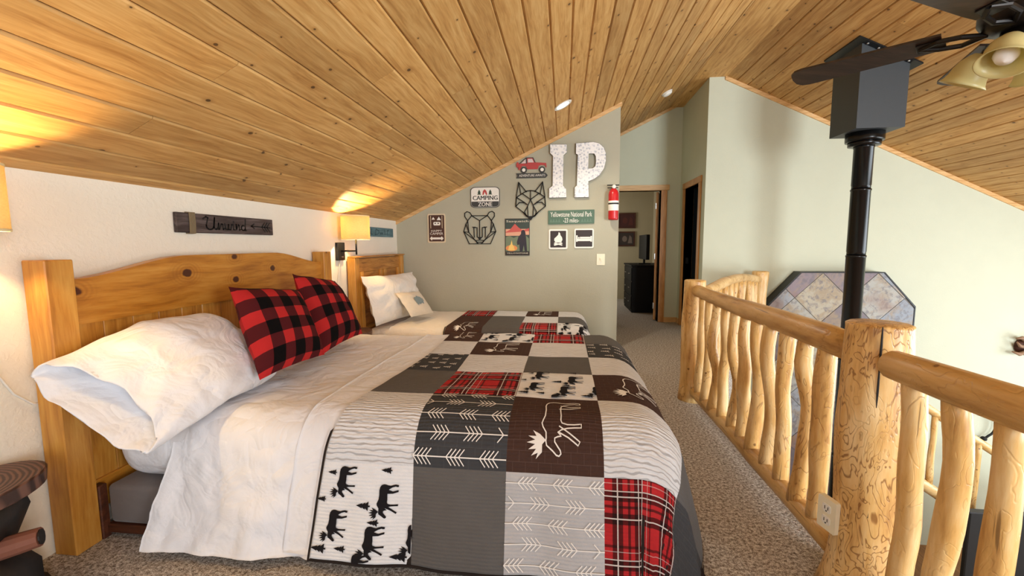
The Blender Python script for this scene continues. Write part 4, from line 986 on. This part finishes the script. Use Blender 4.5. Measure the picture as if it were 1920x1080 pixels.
# campfire and bed pictogram signs
f = wallbox(-.175, .048, 1.194, 1.429)
s = thing('campfire_sign', 'square brown pictogram sign with a white campfire', 'sign', (-.06, WY, 1.194))
dk = plain('pictogram_brown', '#2f221e', .5)
add('plate', prism(rrect(0, 1, 0, 1, .07, 3), f, .002, .012), sign_white, s); add('face', prism(rrect(.08, .92, .08, .92, .03, 3), f, .012, .0128), dk, s)
add('flame_print', prism([(.36, .33), (.66, .33), (.73, .48), (.70, .60), (.62, .70), (.60, .80), (.53, .86), (.50, .72), (.40, .62), (.30, .54), (.29, .44)], f, .0128, .0136), sign_white, s)
add('log_print', join(prism([(.27, .24), (.30, .17), (.74, .27), (.70, .33)], f, .0128, .0138), prism([(.27, .28), (.31, .34), (.73, .22), (.71, .17)], f, .0128, .0139)), sign_white, s)
f = wallbox(.127, .354, 1.205, 1.433)
s = thing('bed_sign', 'square brown pictogram sign with a white bed, above the light switch', 'sign', (.24, WY, 1.205))
add('plate', prism(rrect(0, 1, 0, 1, .07, 3), f, .002, .012), sign_white, s); add('face', prism(rrect(.07, .93, .07, .93, .03, 3), f, .012, .0128), dk, s)
add('bed_print', join(prism(rect(.09, .17, .33, .66), f, .0128, .0136), prism(rect(.17, .90, .36, .48), f, .0128, .0136), prism(rect(.83, .91, .33, .62), f, .0128, .0137), prism(rect(.29, .82, .49, .58), f, .0128, .0137), prism(disc(.23, .53, .045, 10), f, .0128, .0137)), sign_white, s)
# light switch
f = wallbox(.392, .488, 1.003, 1.136)
s = thing('light_switch', 'cream light switch plate under the bed pictogram sign', 'light switch', (.44, WY, 1.003))
add('plate', prism(rrect(0, 1, 0, 1, .06, 3), f, .0005, .007), cream_plastic, s)
add('toggle', prism(rect(.42, .58, .40, .62), f, .007, .018), cream_plastic, s)
for v in (.2, .8): add('screw', prism(disc(.5, v, .05, 8, .036), f, .007, .008), steel, s)
# fire extinguisher
ex0, ez = .568, 1.527
s = thing('fire_extinguisher', 'small red fire extinguisher mounted at the wall corner', 'fire extinguisher', (ex0, WY-.07, ez))
rp = plain('extinguisher_red', '#c01f24', .3)
add('cylinder', lathe([(.050, 0), (.056, .008), (.058, .02), (.058, .29), (.050, .325), (.028, .35), (.022, .362), (0, .362)], (ex0, WY-.075, ez), 22), rp, s, True)
add('label_band', lathe([(.0586, .105), (.0590, .106), (.0590, .215), (.0586, .216)], (ex0, WY-.075, ez), 22, None, False), sign_white, s, True)
add('black_band', lathe([(.0592, .175), (.0595, .176), (.0595, .192), (.0592, .193)], (ex0, WY-.075, ez), 22, None, False), flat_black, s, True)
add('valve', lathe([(.020, .355), (.020, .375), (.016, .385), (.0, .388)], (ex0, WY-.075, ez), 12), flat_black, s, True)
add('gauge', xform(lathe([(.0, 0), (.022, .0), (.022, .012), (0, .012)], (0, 0, 0), 14), Matrix.Translation((ex0, WY-.098, ez+.375)) @ Matrix.Rotation(PI/2, 4, 'X')), sign_white, s, True)
add('lever', join(box(ex0-.075, ex0+.06, WY-.085, WY-.065, ez+.39, ez+.40), box(ex0-.07, ex0+.05, WY-.085, WY-.065, ez+.362, ez+.37)), flat_black, s)
add('wall_bracket', box(ex0-.02, ex0+.02, WY-.02, WY-.001, ez+.1, ez+.36), flat_black, s)

# ------------------------------------------------------------------ signs, lamps and cords on the left wall
def rough_board(y0, y1, z0, z1, d0, d1, tilt=0): return box(XL+d0, XL+d1, y0, y1, z0, z1, .003)
weath = wood('weathered_board', '#2a211e', '#453835', '#6a5d5a', 'Y', 10, 4, 0, rough=.8, var=.02)
s = thing('unwind_sign', 'dark weathered wooden sign reading Unwind with an arrow, bound with twine', 'sign', (XL, 2.1, 1.325))
add('board', rough_board(2.09, 2.86, 1.325, 1.433, .001, .022), weath, s, at=(XL, 2.1, 1.33))
def script_word(lines, y0, z0, sy, sz, w_, d):
    return strokes([[(y0+a*sy, z0+b*sz) for a, b in L] for L in lines], w_, lwf, d, d+.0012)
def arc(cx, cy, rx, ry, a0, a1, n=8): return [(cx+rx*cos(math.radians(a0+(a1-a0)*k/n)), cy+ry*sin(math.radians(a0+(a1-a0)*k/n))) for k in range(n+1)]
UN = [[(.02, .82), (.08, .98), (.12, .9), (.08, .35)]+arc(.155, .3, .075, .25, 180, 350, 6)+[(.26, .95), (.24, .2), (.28, .08), (.32, .2)],
      [(.32, .1), (.34, .55), (.35, .1), (.40, .5), (.43, .5), (.44, .1), (.48, .2)], [(.48, .55), (.50, .12), (.54, .1), (.565, .5), (.57, .12), (.61, .1), (.64, .5), (.66, .48)],
      [(.68, .55), (.68, .12), (.71, .1)], [(.685, .72), (.69, .74)], [(.74, .1), (.745, .55), (.755, .2), (.80, .52), (.82, .45), (.82, .1), (.85, .15)],
      arc(.92, .28, .05, .2, 60, 360, 8), [(.985, .98), (.965, .1), (1.0, .1)]]
ink = plain('black_ink', '#0d0a0a', .7)
add('lettering', script_word(UN, 2.255, 1.343, .345, .078, .0085, .022), ink, s)
add('arrow', strokes([[(2.645, 1.380), (2.83, 1.376)], [(2.645, 1.380), (2.672, 1.395)], [(2.645, 1.380), (2.672, 1.366)]]+[[(y, 1.377), (y+.03, 1.377+sg*.03)] for y in (2.745, 2.77, 2.795) for sg in (-1, 1)], .008, lwf, .022, .0232), ink, s)
twine = plain('jute_twine', '#7a6a50', .9)
for k in range(5):
    y = 2.165+.008*k
    add('twine_wrap', tube([(XL+.004, y, 1.322), (XL+.027, y+.002, 1.322), (XL+.0275, y+.004, 1.38), (XL+.027, y+.003, 1.436), (XL+.004, y, 1.436)], .0042, 6), twine, s)
s = thing('teal_sign', 'small teal painted wooden sign in the corner beyond the wall lamp', 'sign', (XL, 4.3, 1.35))
add('board', rough_board(4.22, 5.05, 1.345, 1.447, .001, .02), wood('teal_board', '#3d5a62', '#55757d', '#6f8d93', 'Y', 10, 4, 0, rough=.8, var=.02), s, at=(XL, 4.3, 1.35))
SQ = [[(.0, .2), (.06, .7), (.1, .2), (.14, .55), (.18, .2)], [(.22, .95), (.21, .15), (.25, .15)], [(.36, .1), (.40, .95), (.52, .7), (.5, .25), (.36, .1)], [(.56, .5), (.57, .15), (.62, .5), (.64, .15), (.68, .5), (.70, .15)], [(.76, .9), (.75, .15)], [(.82, .8), (.81, .15)], [(.88, .75), (.95, .95), (.9, .5), (.9, .3)], [(.9, .12), (.91, .12)]]
add('lettering', script_word(SQ, 4.32, 1.358, .62, .075, .008, .020), plain('teal_ink', '#2b4650', .8), s)

def shade_mat():
    t = NT('linen_shade'); co = t.coord()
    col = t.mix(t.noise(t.mapv(co, (60, 60, 240)), 1, 3), srgb('#d9c592'), srgb('#efe3bd'))
    t.set(col, .9)
    tr = t.n('ShaderNodeBsdfTranslucent', Color=col); mx = t.n('ShaderNodeMixShader', i0=.55)
    t.t.links.new(t.b.outputs[0], mx.inputs[1]); t.t.links.new(tr.outputs[0], mx.inputs[2])
    t.t.links.new(mx.outputs[0], t.t.nodes['Material Output'].inputs[0]); return t.m
linen = shade_mat()
def bulb_mat(name, col, st):
    t = NT(name); t.b.inputs['Emission Color'].default_value = (*col, 1); t.b.inputs['Emission Strength'].default_value = st; t.set((.9, .9, .85), .3); return t.m
warm_bulb = bulb_mat('warm_bulb', (1, .75, .4), 6)
def sconce(label, yp, ys, xs, power):
    s = thing('wall_lamp', label, 'lamp', (XL, yp, 1.19), 'swing-arm wall lamps')
    add('wall_plate', box(XL+.001, XL+.028, yp-.065, yp+.065, 1.113, 1.278, .004), black_metal, s)
    add('switch_knob', tube([(XL+.028, yp, 1.145), (XL+.04, yp, 1.145)], .008, 10), steel, s)
    add('arm', tube([(XL+.028, yp, 1.20), (XL+.09, yp-.0, 1.20), (xs, ys, 1.20)], .008, 10), black_metal, s, True)
    add('stem', tube([(xs, ys, 1.165), (xs, ys, 1.33)], .008, 10), black_metal, s, True)
    r, r_i, z0, z1 = .125, .122, 1.302, 1.520
    add('shade', lathe([(r_i, z0), (r, z0), (r, z1), (r_i, z1), (r_i, z0)], (xs, ys, 0), 36, None, False), linen, s, True)
    add('shade_rim', join(*[lathe([(r-.002, z), (r+.0015, z), (r+.0015, z+.008), (r-.002, z+.008), (r-.002, z)], (xs, ys, 0), 36, None, False) for z in (z0, z1-.008)]), plain('shade_rim', '#e6d7a8', .8), s, True)
    add('bulb', lathe([(.012, 1.325), (.014, 1.335), (.026, 1.36), (.026, 1.38), (.015, 1.395), (0, 1.40)], (xs, ys, 0), 14), warm_bulb, s, True)
    add('power_cord', tube([(XL+.012, yp-.01, 1.113), (XL+.008, yp-.03, 1.0), (XL+.012, yp-.075, .86), (XL+.008, yp-.1, .6), (XL+.008, yp-.1, .2)], .0035, 6), white_paint, s, True)
    d = bpy.data.lights.new('lamp_glow', 'POINT'); d.energy = power; d.color = (1, .68, .31); d.shadow_soft_size = .02
    l = bpy.data.objects.new('lamp_glow', d); COL.objects.link(l); l.location = (xs-XL, ys-yp, 1.43-1.19); l.parent = s
sconce('lit linen-shaded wall lamp between the two headboards', 3.79, 3.78, -1.89, 24.0)
sconce('lit linen-shaded wall lamp cut by the left edge of the picture', 1.02, 1.135, -1.89, 24.0)
add('lamp_cord', tube([(XL+.006, 1.0, 1.0), (XL+.008, 1.2, .87), (XL+.008, 1.30, .80), (XL+.01, 1.345, .70), (XL+.008, 1.40, .64), (XL+.01, 1.44, .625)], .0045, 6), white_paint, None, True, at=(XL, 1.2, .8), label='thin white cord hanging on the wall beside the near bedpost', cat='cord')

# ------------------------------------------------------------------ nightstands
def nightstand(label, cx, cy, zt, rx, ry, seed):
    s = thing('slab_nightstand', label, 'nightstand', (cx, cy, 0), 'tree slab nightstands')
    n = 36; P = [(cx+rx*cos(2*PI*k/n)*(1+.05*mnoise.noise(Vector((cos(2*PI*k/n)*1.5, sin(2*PI*k/n)*1.5, seed)))), cy+ry*sin(2*PI*k/n)*(1+.05*mnoise.noise(Vector((cos(2*PI*k/n)*2, sin(2*PI*k/n)*2, seed+4))))) for k in range(n)]
    V, F = [], []
    for z, k_ in ((zt-.055, .93), (zt-.048, .98), (zt-.006, 1.0), (zt, .975)):
        V += [(cx+(x-cx)*k_, cy+(y-cy)*k_, z) for x, y in P]
    for i in range(3):
        for k in range(n): k2 = (k+1) % n; F.append((i*n+k, i*n+k2, (i+1)*n+k2, (i+1)*n+k))
    F.append(tuple(range(n-1, -1, -1))); F.append(tuple(3*n+k for k in range(n)))
    top_ = add('slab_top', (V, F), slab_rings, s, at=(cx-.03, cy, zt))
    path = [(cx+.02*sin(k), cy+.015*cos(2*k), (zt-.05)*k/8) for k in range(9)]
    add('trunk_base', tube(path, [.19, .18, .17, .155, .14, .13, .13, .14, .14], 16, True, .25, seed), dark_log, s, True)
    add('branch_stub', tube([(cx+.08, cy+.02, zt-.20), (cx+.155, cy+.06, zt-.185), (cx+.19, cy+.085, zt-.18)], [.036, .034, .032], 12, True, .1, seed), plain('cut_branch', '#7a4c3c', .7), s)
    add('branch_end', tube([(cx+.19, cy+.085, zt-.18), (cx+.193, cy+.0875, zt-.1795)], .025, 12), dark_log, s)
    return s
def rings_mat():
    t = NT('tree_ring_slab'); co = t.coord()
    wv = t.n('ShaderNodeTexWave', {'wave_type': 'RINGS', 'rings_direction': 'Z'}, Vector=t.mapv(co, (1, 1, 0)), Scale=22., Distortion=2.2, Detail=2.0)
    col = t.ramp(wv.outputs[1], [(.2, srgb('#38221a')), (.5, srgb('#563a2f')), (.85, srgb('#704f42'))])
    t.bump(wv.outputs[1], .2, .004); return t.set(col, .5)
slab_rings = rings_mat()
nightstand('dark tree-slab nightstand with cut branch at the lower left edge', -1.905, 1.06, .475, .155, .235, 1)
nightstand('dark tree-slab nightstand in the gap between the two beds', -1.88, 3.66, .475, .15, .19, 6)

# ------------------------------------------------------------------ ceiling fittings
def on_ceiling(x, y, dz=0): return (x, y, zl(x)+dz)
NL = Matrix.Rotation(-TH, 4, 'Y')
s = thing('recessed_light', 'lit round recessed light in the plank ceiling above the letters', 'ceiling light', on_ceiling(-.015, 4.19))
lp = on_ceiling(-.015, 4.19)
add('trim_ring', lathe([(.062, -.004), (.085, -.006), (.09, -.001), (.062, -.0005), (.062, -.004)], lp, 28, NL, False), white_paint, s, True)
add('lens', lathe([(0, -.003), (.062, -.003), (.062, -.001)], lp, 28, NL), bulb_mat('lit_lens', (1, .93, .82), 9), s)
d = bpy.data.lights.new('recessed_glow', 'SPOT'); d.energy = 60; d.color = (1, .9, .72); d.spot_size = 2.5; d.spot_blend = .7; d.shadow_soft_size = .05
l = bpy.data.objects.new('recessed_glow', d); COL.objects.link(l); l.parent = s; l.location = (.01, 0, -.03); l.rotation_euler = (0, -TH*.6, 0)
sm = on_ceiling(1.291, 5.9)
s = thing('smoke_detector', 'round white smoke detector on the hall ceiling planks', 'smoke detector', sm)
add('base', lathe([(.07, -.012), (.072, -.002), (.0, -.001)], sm, 24, NL), white_paint, s, True)
add('cover', lathe([(0, -.045), (.035, -.043), (.058, -.032), (.064, -.013), (.05, -.012)], sm, 24, NL), white_paint, s, True)

# ------------------------------------------------------------------ ceiling fan
fx, fy, fz = 1.52, 1.70, 1.965
fan = thing('ceiling_fan', 'dark bronze ceiling fan with four cream glass shades at the top right', 'ceiling fan', (fx, fy, fz))
bronze = plain('dark_bronze', '#1c1816', .35, .5)
def fan_blade_mat():
    return wood('dark_walnut_blade', '#17100c', '#2a1d16', '#3e2c21', 'X', 10, 4, 0, rough=.4, var=.02, shift=False)
fbm = fan_blade_mat()
add('downrod', tube([(fx, fy, fz+.15), (fx, fy, zl(fx)-.06)], .013, 12), bronze, fan, True)
add('ceiling_canopy', lathe([(.03, -.10), (.055, -.07), (.065, -.02), (.065, .02)], (fx, fy, zl(fx)-.01), 20), bronze, fan, True)
add('motor_housing', lathe([(.03, .17), (.05, .155), (.10, .13), (.118, .09), (.118, .03), (.10, .0), (.075, -.012), (.06, -.014)], (fx, fy, fz), 28), bronze, fan, True)
add('switch_cup', lathe([(.06, -.013), (.062, -.05), (.05, -.075), (.035, -.085), (0, -.088)], (fx, fy, fz), 24), bronze, fan, True)
for i in range(5):
    a = math.radians(138-72*i); M = Matrix.Translation((fx, fy, fz+.01)) @ Matrix.Rotation(a, 4, 'Z') @ Matrix.Rotation(math.radians(11), 4, 'X')
    o = [(.20, -.052)]+[(.20+.43*k/6, -.055-.014*k/6) for k in range(1, 7)]+[(.655, -.062), (.672, -.04), (.677, 0), (.672, .04), (.655, .062)]+[(.63-.43*k/6, .069-.014*k/6) for k in range(0, 7)]
    b = add('blade', xform(prism(o, lambda x, y, d: (x, y, d), 0, .008), M), fbm, fan)
    iron = join(tube([(.09, .0, -.012), (.15, .03, -.012), (.21, .028, -.006), (.26, .0, -.004)], .009, 8), tube([(.09, .0, -.012), (.15, -.03, -.012), (.21, -.028, -.006), (.26, .0, -.004)], .009, 8), box(.19, .27, -.03, .03, -.006, -.0005, .002))
    add('blade_iron', xform(iron, M), bronze, b)
def glass_mat():
    t = NT('cream_glass'); col = srgb('#d9cd93'); t.set(col, .35)
    tr = t.n('ShaderNodeBsdfTranslucent', Color=(*col, 1)); mx = t.n('ShaderNodeMixShader', i0=.35)
    t.t.links.new(t.b.outputs[0], mx.inputs[1]); t.t.links.new(tr.outputs[0], mx.inputs[2]); t.t.links.new(mx.outputs[0], t.t.nodes['Material Output'].inputs[0]); return t.m
cream = glass_mat(); frosted = plain('frosted_bulb', '#f4f4f2', .25)
for i in range(4):
    a = math.radians(-148+90*i); dx, dy = cos(a), sin(a)
    add('lamp_arm', tube([(fx+dx*.03, fy+dy*.03, fz-.05), (fx+dx*.075, fy+dy*.075, fz-.045), (fx+dx*.105, fy+dy*.105, fz-.062)], .012, 10), bronze, fan, True)
    c = (fx+dx*.10, fy+dy*.10, fz-.055)
    ax = Vector((dx*.46, dy*.46, -.88)).normalized(); M = Vector((0, 0, -1)).rotation_difference(ax).to_matrix()
    prof = [(.022, 0), (.030, -.008), (.046, -.03), (.054, -.055), (.056, -.075), (.062, -.092), (.070, -.102), (.067, -.103), (.058, -.092), (.052, -.075), (.050, -.055), (.042, -.03), (.026, -.008)]
    g = add('glass_shade', lathe(prof, c, 26, M, False), cream, fan, True)
    add('bulb', lathe([(.012, -.015), (.016, -.03), (.03, -.062), (.031, -.075), (.022, -.092), (0, -.098)], c, 16, M), frosted, g, True)

# ------------------------------------------------------------------ outlet on the newel post
f = lambda a, b, d: (XR-.101-d*.96+a*.25, 1.615-a*.97+.02-d*.28, b)
s = thing('power_outlet', 'cream duplex power outlet on the thick log newel post', 'outlet', (XR-.1, 1.6, .18))
vs_ = [(-.036, .17), (.036, .17), (.036, .285), (-.036, .285)]
OUTC = Vector((.935, 1.556, .298)); od = Vector((-.97, -.24, 0)).normalized(); oa = Vector((0, 0, 1)).cross(od)
def of(a, b, d): p = OUTC+oa*a+Vector((0, 0, b))+od*d; return tuple(p)
add('plate', prism(rrect(-.037, .037, -.058, .058, .006, 3), of, -.012, .008), cream_plastic, s)
for b in (-.022, .022):
    q = add('socket', prism(rrect(-.017, .017, b-.015, b+.015, .008, 3), of, .008, .0095), white_paint, s)
    add('slot', join(prism(rect(-.008, -.005, b-.005, b+.007), of, .0095, .0098), prism(rect(.005, .008, b-.005, b+.007), of, .0095, .0098), prism(disc(0, b-.010, .003, 8), of, .0095, .0098)), flat_black, q)

# ------------------------------------------------------------------ beyond the bedroom door
blk = plain('black_lacquer', '#0a0909', .6, 0, .2)
s = thing('black_dresser', 'black media dresser standing inside the far bedroom', 'dresser', (1.6, 8.4, 0))
dx0, dx1, dy0, dy1 = 1.24, 1.97, 8.0, 8.95
add('carcass', box(dx0, dx1, dy0, dy1, .0, .84, .005), blk, s); add('top', box(dx0-.02, dx1, dy0-.02, dy1+.02, .84, .87, .004), blk, s)
for i in range(3):
    z0 = .06+.26*i; q = add('drawer', box(dx0-.012, dx0-.0005, dy0+.03, dy1-.03, z0, z0+.24, .003), blk, s)
    for y in (dy0+.25, dy1-.25): add('handle', box(dx0-.028, dx0-.013, y-.05, y+.05, z0+.12, z0+.13), steel, q)
s = thing('television', 'flat television standing on the black dresser in the far bedroom', 'television', (1.55, 8.45, .87))
add('screen', box(1.50, 1.56, 8.12, 8.9, .96, 1.42, .006), blk, s); add('stand', join(box(1.42, 1.64, 8.4, 8.62, .87, .885), box(1.52, 1.55, 8.48, 8.54, .885, .97)), blk, s)
def pic(label, x0, x1, z0, z1, hexc):
    f = wallbox(x0, x1, z0, z1, 10.0); s = thing('framed_picture', label, 'picture', ((x0+x1)/2, 10, z0), 'pictures in the far bedroom')
    add('frame', prism(rect(0, 1, 0, 1), f, .001, .025, [list(reversed(rect(.07, .93, .09, .91)))]), frame_wood, s)
    add('print', prism(rect(.07, .93, .09, .91), f, .001, .012), plain('print_'+hexc[1:], hexc, .5), s)
    add('motif', join(prism(disc(.42, .5, .14, 12, .2), f, .012, .0128), prism([(.6, .2), (.85, .2), (.82, .6), (.7, .75)], f, .012, .0128)), plain('motif_'+hexc[1:], '#7a6a60' if hexc == '#3a302c' else '#5a2a22', .5), s)
pic('upper dark red framed picture on the far bedroom wall', 1.20, 1.60, 1.60, 1.94, '#4a2320')
pic('lower dark framed picture on the far bedroom wall', 1.20, 1.59, 1.20, 1.53, '#3a302c')

# ------------------------------------------------------------------ lower room
s = thing('television', 'large black television on the lower floor beyond the log balusters', 'television', (4.55, 4.4, -2.7))
add('screen', box(3.87, 5.25, 4.36, 4.41, -2.12, -1.32, .008), flat_black, s); add('bezel', box(3.86, 5.26, 4.355, 4.415, -1.32, -1.305), stove_black, s)
add('stand', join(box(4.3, 4.9, 4.25, 4.52, -2.18, -2.16), box(4.55, 4.65, 4.37, 4.41, -2.17, -2.1)), flat_black, s)
s = thing('media_cabinet', 'dark wooden cabinet under the lower floor television', 'cabinet', (4.55, 4.4, -2.7))
add('body', box(3.85, 5.3, 4.18, 4.62, -2.7, -2.18, .01), frame_wood, s)
for x in (3.87, 4.36, 4.85): q = add('door', box(x, x+.44, 4.165, 4.179, -2.66, -2.22, .003), frame_wood, s); add('knob', lathe([(.006, 0), (.012, .01), (0, .018)], (x+.4, 4.165, -2.44), 8, Matrix.Rotation(PI/2, 3, 'X')), steel, q)
s = thing('iron_hook', 'black curved iron hook on the pale wall behind the railing', 'hook', (5.29, YH, -1.2))
pts = [(5.25+.10*cos(math.radians(a)), YH-.06, -1.02+.14*sin(math.radians(a))) for a in range(100, -75, -17)]
add('arm', tube([(5.25, YH-.002, -.88)]+pts+[(5.24, YH-.06, -1.19)], .013, 8), flat_black, s, True)
add('knob', lathe([(0, -.035), (.03, -.02), (.034, 0), (.02, .02), (0, .025)], (5.23, YH-.06, -1.19), 12), flat_black, s, True)
s = thing('antler_wall_mount', 'brown carved antler ornament on the wall at the right edge', 'wall art', (5.55, YH, -.1))
add('plaque', xform(lathe([(0, 0), (.10, 0), (.11, .02), (0, .025)], (0, 0, 0), 16), Matrix.Translation((5.60, YH-.001, -.02)) @ Matrix.Rotation(PI/2, 4, 'X')), frame_wood, s, True)
ant = plain('antler_brown', '#8a6a50', .6)
for P, r in (([(5.58, YH-.05, .05), (5.50, YH-.09, .10), (5.43, YH-.10, .09)], .022), ([(5.58, YH-.05, -.02), (5.48, YH-.10, .0), (5.44, YH-.10, .05)], .02), ([(5.60, YH-.04, -.08), (5.48, YH-.10, -.10), (5.40, YH-.10, -.07)], .024), ([(5.60, YH-.05, -.04), (5.66, YH-.10, .06), (5.72, YH-.12, .12)], .022), ([(5.60, YH-.05, -.08), (5.70, YH-.1, -.10), (5.78, YH-.1, -.05)], .024)):
    add('tine', tube(P, [r, r*.9, r*.35], 8, True, .2, 3), ant, s, True)
